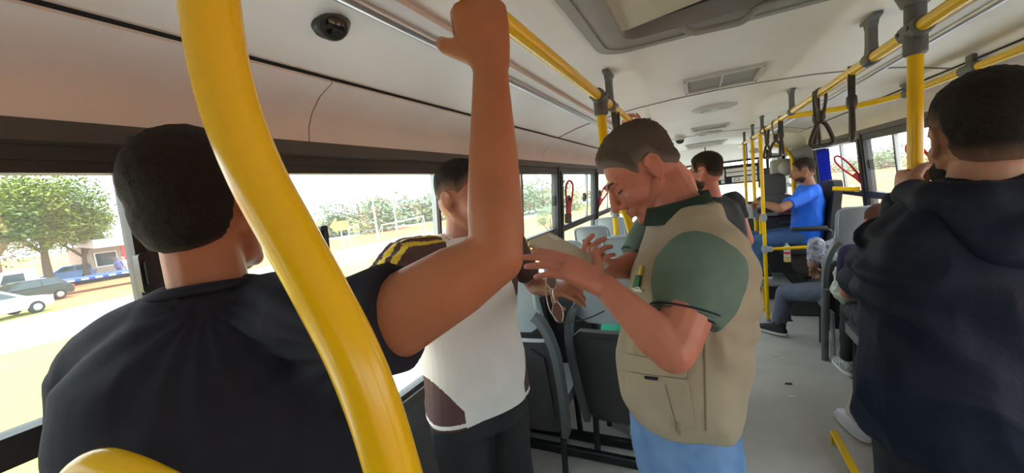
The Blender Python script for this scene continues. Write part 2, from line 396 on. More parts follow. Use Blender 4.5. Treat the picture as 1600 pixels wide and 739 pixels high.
bm = BM(); lathe(bm, [(.034, -.01), (.034, .026), (.029, .036), (.022, .038)], Matrix.Translation(c + Vector((0, 0, -.008))) @ QL, 24); e = obj('lens_barrel', bm, DOMEB, t, 40)
bm = BM(); lathe(bm, [(.022, .036), (.020, .042), (.012, .046), (.003, .047)], Matrix.Translation(c + Vector((0, 0, -.008))) @ QL, 20); obj('lens', bm, DOME, e)
t = thing('dome_camera', 'small white-based dome camera on the ceiling near the front, above the man in vest', 'camera', (-.176, 5.35, 2.08))
bm = BM(); lathe(bm, [(.062, .006), (.062, -.02), (.05, -.028)], Matrix.Translation((-.176, 5.35, 2.075)), 20); obj('base', bm, WHITE, t)
bm = BM(); lathe(bm, [(.05, -.026), (.046, -.05), (.03, -.068), (.008, -.075)], Matrix.Translation((-.176, 5.35, 2.075)), 20); obj('dome', bm, DOME, t)

# ------------------------------------------------------------------ grab rails
RX, LX, RZ, RR = .57, -.32, 1.935, .0175
def ceil_z(x): return float(np.interp(x, [p[0] for p in cprof()], [p[1] for p in cprof()]))
def bracket(bm, x, y, z=RZ):
    cz = ceil_z(x)
    tube(bm, [(x, y - .032, z), (x, y - .026, z), (x, y + .026, z), (x, y + .032, z)], [.021, .0245, .0245, .021], 14)
    prism(bm, [(-.026, z + .012), (.026, z + .012), (.017, z + .05), (.017, cz - .04), (.03, cz - .018), (.062, cz - .012), (.062, cz - .002), (-.062, cz - .002), (-.062, cz - .012), (-.03, cz - .018), (-.017, cz - .04), (-.017, z + .05)],
          lambda u, v: Vector((x - .013, y + u, v)), lambda u, v: Vector((x + .013, y + u, v)))
def clampT(bm, x, y, z=RZ):
    tube(bm, [(x, y - .05, z), (x, y - .044, z), (x, y + .044, z), (x, y + .05, z)], [.022, .027, .027, .022], 14)
    tube(bm, [(x, y, z), (x, y, z - .065), (x, y, z - .07)], [.0265, .0265, .022], 14)
    for a in (-.03, .03):
        for b in (-1, 1): box(bm, (x + b * .026 - .006, y + a - .006, z - .006), (x + b * .026 + .006, y + a + .006, z + .006), .002)
r = thing('grab_rail', 'yellow overhead grab rail on the left of the aisle, held by the raised hand', 'grab rail', (LX, 1.0, RZ))
bm = BM(); tube(bm, [(LX, -1.7, RZ), (LX, 7.2, RZ)], RR, 16); obj('tube', bm, YEL, r)
for y in (-.6, 1.74, 3.3, 4.6, 6.2): bm = BM(); bracket(bm, LX, y); obj('ceiling_bracket', bm, CLAMP, r)
r = thing('grab_rail', 'long yellow overhead grab rail on the right of the aisle with hanging straps', 'grab rail', (RX, 1.0, RZ))
bm = BM(); tube(bm, [(RX, -1.7, RZ), (RX, 6.6, RZ)], RR, 16); obj('tube', bm, YEL, r)
for y in (-.2, 1.84, 3.12, 4.40, 5.10, 5.95): bm = BM(); bracket(bm, RX, y); obj('ceiling_bracket', bm, CLAMP, r)
r = thing('grab_rail', 'yellow grab rail along the right wall bending across to meet the aisle rail', 'grab rail', (1.1, 1.0, 1.92))
a = PZ(1328, 178, 1.915)
bm = BM(); tube(bm, fillet([(1.10, -1.7, 1.925), (1.10, 3.12, 1.925), (.93, 3.28, 1.92), (RX, 3.25, 1.92)], .12, 8), RR, 16); obj('tube', bm, YEL, r)
for y in (.4, 3.05):
    bm = BM(); bracket(bm, 1.10, y, 1.925); obj('ceiling_bracket', bm, CLAMP, r)
bm = BM(); tube(bm, [(1.10, 2.42, 1.925), (1.10, 2.425, 1.925), (1.10, 2.53, 1.925), (1.10, 2.535, 1.925)], [.02, .025, .025, .02], 14); box(bm, (1.09, 2.45, 1.92), (1.11, 2.50, 1.985), .004); obj('wall_clamp', bm, CLAMP, r)
def vpole(label, pts, clamp=None, base=True, rad=RR, name='grab_pole', fl=.1, lc=None):
    pts = [Vector(p) for p in pts]; b = pts[-1]
    t = thing(name, label, 'grab pole', b)
    bm = BM(); tube(bm, fillet(pts, fl, 8), rad, 18); obj('tube', bm, YEL, t)
    if base: bm = BM(); lathe(bm, [(.05, 0), (.05, .012), (.028, .022), (.026, .05)], Matrix.Translation(b), 20); obj('foot_flange', bm, LCLAMP, t)
    if clamp is not None: bm = BM(); clampT(bm, *clamp); obj('clamp', bm, CLAMP, t)
    for z in (lc or ()):
        bm = BM(); tube(bm, [(b.x, b.y, z - .04), (b.x, b.y, z - .034), (b.x, b.y, z + .034), (b.x, b.y, z + .04)], [.019, .024, .024, .019], 14); box(bm, (b.x - .03, b.y - .012, z - .02), (b.x + .03, b.y + .012, z + .02), .004); obj('joint_collar', bm, LCLAMP, t)
    return t
vpole('thick yellow pole gripped beside the man in the dark hooded jacket', [(RX, 1.535, RZ - .01), (RX, 1.535, 0)], (RX, 1.535))
bm = BM(); tube(bm, [(RX, 1.535, RZ), (RX, 1.535, RZ + .07)], .024, 14); lathe(bm, [(.03, 0), (.05, .05), (.055, .075)], Matrix.Translation((RX, 1.535, RZ + .065)), 16); pc = obj('ceiling_socket', bm, CLAMP, bpy.data.objects['grab_pole'])
vpole('yellow pole rising behind the face of the man in the beige vest', [(LX, 1.535, RZ - .01), (LX, 1.535, 1.66), P(985, 348, 1.75), (-.30, 1.93, 1.0), (-.30, 1.95, 0)], (LX, 1.535))
vpole('yellow pole with grey collars in front of the fare collector', [(RX, 4.545, RZ - .01), (RX, 4.545, 0)], None, lc=(1.10, .775))
vpole('middle one of the three yellow poles near the front', [(RX, 5.17, RZ - .01), (RX, 5.17, 0)], None, lc=(1.05,))
vpole('farthest and thinnest of the three yellow poles near the front', [(RX, 6.03, RZ - .01), (RX, 6.03, 0)], None, lc=(1.02,))
p = P(961, 340, 2.75)
vpole('thin yellow pole with grey collar by the left windows, beside the man\'s chin', [(p.x, p.y, 1.55), (p.x, p.y, 0)], None, lc=(1.40,))
bm = BM(); tube(bm, [(p.x, p.y, 1.40), (p.x + .34, p.y, 1.40)], .015, 12); obj('cross_tube', bm, YEL, bpy.data.objects['grab_pole.005'])
# big bent pole right in front of the lens and the seat handle in the corner
A = [P(322, -60, .275), P(330, 20, .275), P(343, 100, .275), P(366, 185, .275), P(404, 278, .275), P(454, 370, .275), P(505, 463, .275), P(552, 555, .275), P(588, 647, .275), P(616, 739, .275)]
top = A[0]; bot = A[-1]
A = [Vector((top.x - .005, top.y, 2.07))] + smoothpath(A, 5) + [Vector((bot.x + .012, bot.y + .012, bot.z - .15)), Vector((bot.x + .015, bot.y + .015, 0.0))]
t = thing('grab_pole', 'very near bent yellow pole sweeping down in front of the boy in black', 'grab pole', A[-1])
bm = BM(); tube(bm, A, .0188, 28); obj('tube', bm, YEL, t, True)
bm = BM(); lathe(bm, [(.05, 0), (.05, .012), (.028, .022), (.026, .05)], Matrix.Translation(A[-1]), 20); obj('foot_flange', bm, LCLAMP, t)
t = thing('corner_grab_bar', 'yellow rounded seat-back handle at the bottom left corner', 'handle', (P(150, 800, .36).x, P(150, 800, .36).y, 0))
K = [P(100, 900, .36), P(106, 800, .36), P(116, 755, .36), P(150, 728, .36), P(198, 738, .355), P(260, 766, .35), P(330, 800, .345), P(420, 860, .34)]
bm = BM(); tube(bm, smoothpath(K, 6), .0150, 20); obj('tube', bm, YEL, t, True)
bm = BM(); b0 = K[0]; b1 = K[-1]; tube(bm, [b0, (b0.x, b0.y, b0.z - .3), (b0.x, b0.y, 0)], .015, 14); obj('post', bm, YEL, t)
bm = BM(); tube(bm, [b1, (b1.x, b1.y, b1.z - .3), (b1.x, b1.y, 0)], .015, 14); obj('post', bm, YEL, t)

# barriers by the fare collector
t = thing('barrier_bar', 'yellow horizontal bar joining the front pole to the fare desk', 'grab rail', (RX, 4.545, .775))
bm = BM(); tube(bm, [(RX + .03, 4.545, .775), (1.06, 4.56, .785)], .016, 14); obj('tube', bm, YEL, t)
bm = BM(); box(bm, (RX + .012, 4.52, .75), (RX + .065, 4.57, .80), .006); obj('socket', bm, LCLAMP, t)
t = thing('barrier_bar', 'short yellow bar fixed to the right wall behind the fare collector', 'grab rail', (1.3, 4.45, 1.31))
bm = BM(); tube(bm, [(1.10, 4.47, 1.335), (1.27, 4.44, 1.31)], .019, 14); obj('tube', bm, YEL, t)
bm = BM(); tube(bm, [(1.255, 4.443, 1.312), (1.285, 4.437, 1.309)], .023, 14); obj('end_cap', bm, mat('yellow_cap', (.85, .50, .01), .3), t)
t = thing('barrier_bar', 'low yellow bar running behind the fare pole towards the windscreen', 'grab rail', (.4, 6.2, .85))
bm = BM(); tube(bm, fillet([(.57, 6.03, .86), (1.0, 5.75, .86), (1.05, 5.75, .2), (1.05, 5.75, 0)], .06), .016, 12); obj('tube', bm, YEL, t)
t = thing('door_arch_rail', 'curved yellow rail rising to the ceiling at the front right', 'grab rail', (1.22, 6.4, 1.2))
bm = BM(); tube(bm, fillet([PY(1205, 225, 6.4), PY(1226, 231, 6.4), PY(1238, 245, 6.4), PY(1240, 290, 6.4), PY(1243, 330, 6.4)], .09, 6), .024, 14); obj('tube', bm, YEL, t)
# low yellow floor bracket
t = thing('floor_bracket', 'low yellow bracket on the aisle floor beside the dark jacket', 'floor bracket', (.62, 2.5, 0))
a = PZ(1300, 672, .075); b = Vector((a.x + .01, 1.75, .075))
bm = BM(); box(bm, (a.x - .012, b.y, .062), (a.x + .024, a.y, .077), .004); obj('top_bar', bm, YEL, t)
bm = BM(); box(bm, (a.x - .012, a.y - .03, 0), (a.x + .004, a.y, .064), .003); obj('leg', bm, YEL, t)
bm = BM(); box(bm, (a.x - .012, b.y, 0), (a.x + .004, b.y + .03, .064), .003); obj('leg', bm, YEL, t)

# black floor rails with yellow tape, in front of the left seats
for yy, lb in ((2.20, 'black floor rail farther from the camera under the left seats'), (2.045, 'black floor rail nearer the camera with yellow tape at its end')):
    t = thing('floor_rail', lb, 'floor rail', (-.68, yy, 0))
    bm = BM(); box(bm, (-1.10, yy - .018, .0), (-.285, yy + .022, .055), .006); obj('bar', bm, BLACKM, t)
    bm = BM(); box(bm, (-.335, yy - .021, -.0), (-.281, yy + .0245, .058), .004); obj('yellow_tape', bm, YEL, t)
    bm = BM(); box(bm, (-1.10, yy + .022, .005), (-.34, yy + .045, .014)); obj('yellow_edging', bm, mat('worn_yellow', (.45, .31, .02), .5), t)
t = tag(obj('rail_end_plate', (lambda b: (box(b, (-.285, 2.0, 0), (-.25, 2.25, .075), .005), b)[1])(BM()), BLACKM), 'black steel plate closing the floor rails beside the jeans', 'floor rail')
t = tag(obj('seat_bracket', (lambda b: (box(b, (-1.10, 2.3, 0), (-1.06, 2.5, .05), .004), box(b, (-1.095, 2.33, .05), (-1.085, 2.42, .10), .002), b)[2])(BM()), ALU), 'small metal bracket on the floor under the window seat', 'bracket')

# ------------------------------------------------------------------ hanging straps
STRAP = mat('dark_strap_rubber', (.03, .027, .026), .45); 
def make_strap(y, label, x=RX, yaw=0.0, length=.27, swing=0.0, group='hanging straps on the right rail'):
    t = thing('hand_strap', label, 'hand strap', (x, y, RZ), yaw, group)
    L = length
    bm = BM()
    pts = [(-.012, 0, -.10 * L / .27), (-.023, 0, -.03), (-.019, 0, .012), (0, 0, .022), (.019, 0, .012), (.023, 0, -.03), (.012, 0, -.10 * L / .27)]
    ribbon(bm, smoothpath([Vector((0, p[0] * 1.0, p[2])) for p in pts] , 4) if False else smoothpath([Vector(p) for p in pts], 4), (0, 1, 0), .022, .004)
    s1 = obj('strap_loop', bm, STRAP, t, 40, local=True)
    bm = BM(); tube(bm, [(0, 0, -.088), (0, 0, -.095), (0, 0, -.125), (0, 0, -.145)], [.010, .017, .019, .012], 12); obj('buckle', bm, STRAP, t, 40, local=True)
    bm = BM(); ring = smoothpath([(0, 0, -.135), (.024, 0, -.165), (.05, 0, -.235), (.042, 0, -.257), (0, 0, -.262), (-.042, 0, -.257), (-.05, 0, -.235), (-.024, 0, -.165), (0, 0, -.135)], 4)[:-1]
    ring = [Vector(p) * (1 if True else 1) for p in ring]
    tube(bm, ring, .0095, 10, closed=True); obj('grip', bm, STRAP, t, 40, local=True)
    return t
GR = 'hanging straps on the right rail'
s0 = make_strap(2.04, 'hanging strap turned edge-on, nearest to the big yellow pole on the right', yaw=math.radians(77))
s1 = dup(s0, (RX, 2.47, RZ), math.radians(15), 'triangular strap handle facing us, second strap from the big yellow pole')
s2 = dup(s0, (RX, 2.55, RZ), math.radians(66), 'strap turned sideways just behind the second strap on the right rail')
s3 = dup(s0, (RX, 3.50, RZ), math.radians(70), 'rightmost of the three far straps above the fare collector')
s4 = dup(s0, (RX, 3.72, RZ), math.radians(10), 'middle one of the three far straps above the fare collector')
s5 = dup(s0, (RX, 4.15, RZ), math.radians(50), 'leftmost of the three far straps near the yellow front poles')
s6 = dup(s0, (LX, 1.84, RZ), math.radians(80), 'strap on the left rail just above the grey-haired man\'s head', 'hanging straps on the left rail')
# ================================================================== outside the windows
GZ = -1.70; K = 1.294          # ground lies well below the bus floor
DRY = mat('dry_grass', (.50, .37, .085), .9, vscale=.5, col2=(.42, .33, .07))
ROADM = mat('pale_road', (.52, .51, .49), .8, var=.06, vscale=.3)
VERGE = mat('green_verge', (.26, .29, .05), .9, vscale=.6, col2=(.42, .34, .08))
DIRT = mat('orange_dirt', (.46, .13, .045), .9, vscale=.25, col2=(.46, .19, .07))
def flat(name, x0, x1, y0, y1, z, m):
    bm = BM(); nx = 1
    vs_ = [bm.verts.new(c) for c in ((x0, y0, z), (x1, y0, z), (x1, y1, z), (x0, y1, z))]; bm.faces.new(vs_)
    r = bmesh.ops.extrude_face_region(bm, geom=bm.faces[:])
    for v in r['geom']:
        if isinstance(v, bmesh.types.BMVert): v.co.z -= .3
    return structure(obj(name, bm, m, None, None))
flat('ground', -260, 260, -120, 330, GZ - .02, DIRT)
flat('grass_verge', -16.0 * K, -7.0, -80, 200, GZ, DRY)
flat('road', -23.2 * K, -16.0 * K, -80, 200, GZ + .01, ROADM)
flat('grass_verge', -26.5 * K, -23.2 * K, -80, 200, GZ + .02, VERGE)
flat('road', -7.0, 8.0, -80, 200, GZ + .01, ROADM)  # road under the bus, widened so its neutral bounce tints the cabin less
flat('grass_field', -240, -42 * K, 28, 250, GZ + .015, DRY)
flat('kerb_strip', -41 * K, -35.5 * K, -20, 60, GZ + .02, ROADM)

LEAF = [mat('leaf_yellow_green', (.27, .33, .045), .7, vscale=1.2, col2=(.10, .17, .03)), mat('leaf_hazy_green', (.24, .32, .20), .8, vscale=.5, col2=(.32, .38, .26))]  # second one: distance haze mixed into the colour of the far leaves
BARK = mat('tree_bark', (.16, .11, .075), .9, bump=.5, bscale=12)
def foliage_mesh(n, seed, lumps=9, leaf=.05):
    """leaf sprays on a lumpy crown of unit radius"""
    rnd = random.Random(seed); bm = BM()
    L = [(Vector((0, 0, 0)), .75)]
    for i in range(lumps):
        a = rnd.uniform(0, 2 * PI); z = rnd.uniform(-.35, .65); q = math.sqrt(max(.05, 1 - z * z)) * .62
        L.append((Vector((q * math.cos(a), q * math.sin(a), z * .8)), rnd.uniform(.3, .5)))
    for i in range(n):
        c, r = L[rnd.randrange(len(L))]
        d = Vector((rnd.gauss(0, 1), rnd.gauss(0, 1), rnd.gauss(0, 1))).normalized()
        p = c + d * r * rnd.uniform(.55, 1.05)
        u = Vector((rnd.gauss(0, 1), rnd.gauss(0, 1), rnd.gauss(0, .4))).normalized(); v = u.cross(Vector((rnd.gauss(0, .5), rnd.gauss(0, .5), 1))).normalized()
        s = leaf * rnd.uniform(.6, 1.4)
        vs_ = [bm.verts.new(p + u * s * 1.4), bm.verts.new(p + v * s * .6), bm.verts.new(p - u * s * 1.4), bm.verts.new(p - v * s * .6)]
        bm.faces.new(vs_)
    me = bpy.data.meshes.new('foliage'); bm.to_mesh(me); bm.free(); return me
FOL = [foliage_mesh(17000, 3, 20, .024), foliage_mesh(4500, 5, 12, .034)]
def tree(x, y, h_, rad, label, kind=0, near=True, lean=0, cz=None, group='trees seen through the windows'):
    t = thing('tree', label, 'tree', (x, y, GZ), group=group)
    fo = bpy.data.objects.new('foliage', FOL[0 if near else 1].copy() if False else FOL[0 if near else 1]); COL.objects.link(fo)
    fo.parent = t; fo.location = (lean, 0, cz or h_ - rad * .72); fo.scale = (rad, rad, rad * (.92 if cz else .8)); fo.rotation_euler = (0, 0, random.uniform(0, 6))
    if not fo.data.materials: fo.data.materials.append(LEAF[kind])
    fo.material_slots[0].link = 'OBJECT'; fo.material_slots[0].material = LEAF[kind]
    fo['kind'] = 'stuff'
    bm = BM(); b = Vector((x, y, GZ)); tr = h_ * .028
    tube(bm, smoothpath([b, b + Vector((.1 * lean, .02, h_ * .22)), b + Vector((.5 * lean, .1, h_ * .42)), b + Vector((lean, 0, h_ * .7))], 4), [tr * (1.3 - .07 * k) for k in range(13)], 9)
    for a in (0.3, 2.2, 4.1):
        q = b + Vector((.3 * lean, .05, h_ * .32)); tube(bm, [q, q + Vector((math.cos(a) * rad * .3, math.sin(a) * rad * .3, h_ * .16)), q + Vector((math.cos(a) * rad * .62, math.sin(a) * rad * .62, h_ * .32))], [tr * .7, tr * .5, tr * .25], 7)
    obj('trunk', bm, BARK, t)
    return t
T1 = PZ(82, 446, GZ)
q = PZ(80, 447, GZ); tree(q.x, q.y, 9.2, 5.1, 'big leafy yellow-green tree filling the leftmost window', 0, cz=5.6)
q = PZ(138, 436, GZ); tree(q.x, q.y, 6.4, 2.9, 'smaller bright green tree just right of the big one in the leftmost window', 0, cz=4.4)
q = PZ(5, 462, GZ); tree(q.x, q.y, 9.0, 4.8, 'leafy tree cut off by the left edge of the window view', 0, cz=5.4)
def far_tree(px, py_top, d, rad, label):
    r = ray(px, 330); q = CAM + r * d; top = P(px, py_top, d)
    tree(q.x, q.y, max(2.5, top.z - GZ), rad, label, 1, False)
far_tree(560, 300, 62, 7.0, 'dark hazy tree behind the playing field, left of the white posts')
far_tree(605, 304, 75, 8.0, 'broad hazy tree behind the playing field, right of the darkest tree')
far_tree(655, 293, 80, 9.0, 'tall pale hazy tree beside the window mullion')
far_tree(500, 330, 60, 4.5, 'low hazy bush at the left end of the far tree line')
far_tree(850, 272, 60, 6.5, 'hazy green tree seen between the arm and the window pillar')
far_tree(835, 288, 80, 6.0, 'pale tree behind the clear pane right of the raised forearm')
far_tree(905, 285, 70, 7.0, 'pale tree seen past the first red window lever')
far_tree(858, 320, 22, 1.0, 'small young tree on the dry grass seen right of the forearm')
far_tree(1365, 232, 90, 6.5, 'pale tree outside the right window by the mullion')
far_tree(1405, 222, 95, 7.0, 'pale tree outside the right window nearest the big pole')
far_tree(1320, 245, 95, 5.0, 'pale tree outside the right window by the blue curtain')

# vehicles
TYRE = mat('tyre', (.02, .02, .02), .8); CARGLASS = mat('car_window', (.05, .07, .08), .1); HUB = mat('wheel_hub', (.4, .4, .4), .4, .5)
def wheel(root, c, r, wd):
    bm = BM(); lathe(bm, [(r * .6, -wd / 2), (r, -wd / 2 + .02), (r, wd / 2 - .02), (r * .6, wd / 2)], Matrix.Translation(c) @ Matrix.Rotation(PI / 2, 4, 'X'), 20)
    w_ = obj('wheel', bm, TYRE, root, local=True)
    bm = BM(); lathe(bm, [(r * .58, -wd / 2 - .012), (r * .2, -wd / 2 - .03), (r * .1, wd / 2 + .02), (r * .58, wd / 2 + .012)], Matrix.Translation(c) @ Matrix.Rotation(PI / 2, 4, 'X'), 14); h_ = obj('hub', bm, HUB, w_, local=True)
def car(label, loc, rz, col, name='car', L=4.0):
    t = thing(name, label, 'car', loc, rz)
    pm = mat('car_paint_%s' % label[:12].replace(' ', '_'), col, .25, coat=.8)
    W = .82; prof = [(-2.0, .3), (-2.03, .6), (-1.95, .88), (-1.2, .95), (1.0, .95), (1.85, .82), (2.02, .6), (2.0, .3)]
    prof = [(a * L / 4, b) for a, b in prof]
    bm = BM(); prism(bm, prof, lambda u, v: Vector((u, -W, v)), lambda u, v: Vector((u, W, v))); bmesh.ops.bevel(bm, geom=bm.edges[:], offset=.06, segments=2, affect='EDGES')
    obj('body_shell', bm, pm, t, 40, local=True)
    cab = [(-1.85, .92), (-1.35, 1.42), (.2, 1.45), (1.05, .93)]; cab = [(a * L / 4, b) for a, b in cab]
    bm = BM(); A = [bm.verts.new((u, -W * (.95 if v < 1 else .76), v)) for u, v in cab]; B = [bm.verts.new((u, W * (.95 if v < 1 else .76), v)) for u, v in cab]
    bm.faces.new(A[::-1]); bm.faces.new(B)
    for i in range(4): bm.faces.new((A[i], A[(i + 1) % 4], B[(i + 1) % 4], B[i]))
    bmesh.ops.bevel(bm, geom=bm.edges[:], offset=.05, segments=2, affect='EDGES'); obj('cabin', bm, pm, t, 40, local=True)
    for s in (-1, 1):
        for a, b, c_, d in ((-1.45, -.62, -1.22, -.62), (-.52, .72, -.52, .14)):
            bm = BM(); q = [(a * L / 4, .99), (b * L / 4, .99), (d * L / 4, 1.36), (c_ * L / 4, 1.36)]
            prism(bm, q, lambda u, v: Vector((u, s * W * (.955 - (v - .99) * .40), v)), lambda u, v: Vector((u, s * W * (.90 - (v - .99) * .40), v))); obj('side_window', bm, CARGLASS, t, local=True)
    for e, cc in ((-1.99, (.6, .02, .02)), (1.95, (.8, .8, .75))):
        for s in (-1, 1):
            bm = BM(); box(bm, (e * L / 4 - .06, s * .66 - .13, .62), (e * L / 4 + .06, s * .66 + .13, .78), .02); obj('lamp', bm, mat('car_lamp_red' if e < 0 else 'car_lamp_white', cc, .2), t, local=True)
    for a in (-1.25, 1.28):
        for s in (-1, 1): wheel(t, (a * L / 4, s * .74, .31), .31, .2)
    return t
q = PZ(4, 503, GZ); car('white car parked on the verge at the left edge of the window', (q.x - .9, q.y - .2, GZ + .03), math.radians(108), (.75, .75, .74))
q = PZ(52, 475, GZ); car('black hatchback parked under the big tree', (q.x - .3, q.y - .3, GZ), math.radians(-75), (.012, .013, .016))
# flatbed tow truck and a blue car behind it
bl = mat('truck_blue', (.02, .07, .42), .4); q = PZ(160, 452, GZ)
t = thing('tow_truck', 'flatbed tow truck with white cab and long blue loading bed', 'truck', (q.x - 1.5, q.y, GZ), math.radians(-106))
bm = BM(); box(bm, (-4.6, -1.15, .88), (2.4, 1.15, 1.12), .03); obj('loading_bed', bm, bl, t, local=True)
for s in (-1, 1):
    for k in range(9):
        bm = BM(); box(bm, (-4.4 + k * .75, s * 1.16 - .02, .93), (-4.0 + k * .75, s * 1.16 + .02, 1.05)); obj('reflector_patch', bm, WHITE, t, local=True)
bm = BM(); box(bm, (-4.5, -.45, .55), (4.4, .45, .88), .02); obj('chassis', bm, BLACKM, t, local=True)
bm = BM(); prism(bm, [(2.7, .55), (4.55, .55), (4.6, 1.35), (4.2, 2.35), (2.7, 2.4)], lambda u, v: Vector((u, -1.1, v)), lambda u, v: Vector((u, 1.1, v))); bmesh.ops.bevel(bm, geom=bm.edges[:], offset=.08, segments=2, affect='EDGES'); cab = obj('cab', bm, WHITE, t, local=True)
for s in (-1, 1): bm = BM(); prism(bm, [(3.15, 1.45), (4.3, 1.45), (4.05, 2.12), (3.15, 2.12)], lambda u, v: Vector((u, s * 1.09, v)), lambda u, v: Vector((u, s * 1.12, v))); obj('cab_window', bm, CARGLASS, cab, local=True)
bm = BM(); prism(bm, [(-.95, 1.45), (.95, 1.45), (.9, 2.2), (-.9, 2.2)], lambda u, v: Vector((4.62 - (v - 1.35) * .4, u, v)), lambda u, v: Vector((4.56 - (v - 1.35) * .4, u, v))); obj('cab_window', bm, CARGLASS, cab, local=True)
for a in (-3.2, 3.6):
    for s in (-1, 1): wheel(t, (a, s * .95, .45), .45, .28)
tq = t
M = Matrix.Translation(t.location) @ Matrix.Rotation(t.rotation_euler.z, 4, 'Z')
tq.scale = (.88, .88, .88); q = CAM + ray(104, 430) * 35; c3 = car('blue car standing on the dirt just behind the tow truck', (q.x, q.y, GZ), math.radians(-100), (.10, .20, .42), L=3.6)

# shop with red posts, two bystanders, sign, posts, wires
sb = PZ(188, 432, GZ); 
t = thing('shop_building', 'low shop with red posts and a white awning behind the tow truck', 'building', (sb.x - 4, sb.y + 1, GZ))
SX, SY = sb.x - 4, sb.y + 2
bm = BM(); box(bm, (SX - 5, SY - 2.5, GZ), (SX, SY + 9, GZ + 3.0)); obj('wall', bm, mat('shop_wall', (.45, .36, .30), .8, var=.1), t)
bm = BM(); prism(bm, [(-.2, 3.0), (3.2, 2.75), (3.2, 3.5), (-5, 4.1)], lambda u, v: Vector((SX + u, SY - 3, GZ + v)), lambda u, v: Vector((SX + u, SY + 9.5, GZ + v))); obj('awning', bm, WHITE, t)
for k in range(2, 7):
    bm = BM(); box(bm, (SX + 2.8, SY - 6 + k * 2.4, GZ), (SX + 3.0, SY - 5.8 + k * 2.4, GZ + 2.8)); obj('post', bm, mat('shop_red', (.5, .06, .05), .5), t)
for k in range(1, 5):
    bm = BM(); box(bm, (SX - .02, SY - 5 + k * 2.8, GZ + .9), (SX + .06, SY - 3.4 + k * 2.8, GZ + 2.3)); wn = obj('window', bm, WHITE, t)
    bm = BM(); box(bm, (SX + .05, SY - 4.9 + k * 2.8, GZ + 1.0), (SX + .08, SY - 3.5 + k * 2.8, GZ + 2.2)); obj('pane', bm, CARGLASS, wn)

# two bystanders in front of the shop
for k, (px, py, cc, lb) in enumerate(((180, 430, (.06, .10, .30), 'far bystander in blue standing in front of the shop'), (189, 428, (.55, .55, .58), 'far bystander in pale clothes standing beside the one in blue'))):
    q = PZ(px, py, GZ); q = Vector((q.x + 3, q.y - .6, GZ)); t = thing('person', lb, 'person', q)
    bm = BM(); tube(bm, [q + Vector((0, 0, z)) for z in (.75, .95, 1.2, 1.38, 1.45, 1.5)], [.17, .17, .2, .19, .08, .06], 12); bmesh.ops.create_uvsphere(bm, u_segments=12, v_segments=8, radius=.11, matrix=Matrix.Translation(q + Vector((0, 0, 1.62))))
    for s in (-1, 1):
        tube(bm, [q + Vector((.02, s * .2, 1.38)), q + Vector((.05, s * .27, 1.1)), q + Vector((.14, s * .24, .85))], [.06, .05, .035], 8)
        tube(bm, [q + Vector((0, s * .09, .85)), q + Vector((.02, s * .1, .45)), q + Vector((0, s * .1, 0))], [.095, .07, .05], 8)
    obj('body', bm, mat('bystander_%d' % k, cc, .8), t, True)

# playing field furniture seen through the wide left window
t = thing('goal_frame', 'white tubular goal frame on the field in the wide left window', 'goal', (P(625, 380, 46).x, P(625, 380, 46).y, GZ))
a, b = P(596, 352, 46), P(662, 338, 46); dz = Vector((0, 0, 1))
bm = BM(); tube(bm, [Vector((a.x, a.y, GZ)), a, b, Vector((b.x, b.y, GZ))], .07, 8); obj('front_frame', bm, WHITE, t)
off = Vector((-1.6, .6, 0)); bm = BM(); tube(bm, [a, Vector((a.x, a.y, GZ)) + off], .04, 6); tube(bm, [b, Vector((b.x, b.y, GZ)) + off], .04, 6); obj('back_stay', bm, WHITE, t)
a = P(533, 352, 38); t = thing('field_sign', 'yellow board on white posts at the left end of the field', 'sign', (a.x, a.y, GZ))
bm = BM(); ux = Vector((.8, .6, 0)); prism(bm, [(-1.1, 0), (-.4, .8), (-.4, .4), (.7, .4), (.7, -.5), (-.4, -.5), (-.4, -.8)], lambda u, v: a + ux * u + dz * v, lambda u, v: a + ux * u + dz * v + Vector((-.05, .06, 0))); obj('board', bm, mat('sign_yellow', (.80, .55, .12), .6), t)
for k in (-.1, .6): bm = BM(); q = a + ux * k; tube(bm, [q + dz * -.4, Vector((q.x, q.y, GZ))], .05, 8); obj('post', bm, WHITE, t)
for px, d, tp, lb in ((580, 42, 300, 'pale lamp post on the field left of the goal frame'), (612, 55, 302, 'slender pale post behind the goal frame')):
    q = P(px, tp, d); t = thing('lamp_post', lb, 'lamp post', (q.x, q.y, GZ)); bm = BM(); tube(bm, [Vector((q.x, q.y, GZ)), q], [.12, .07], 8); obj('mast', bm, mat('pale_concrete', (.6, .6, .58), .8), t)
    bm = BM(); tube(bm, smoothpath([q, q + Vector((.5, .3, .25)), q + Vector((1.3, .8, .2))], 4), .05, 6); obj('lamp_arm', bm, mat('pale_concrete', ()), t)
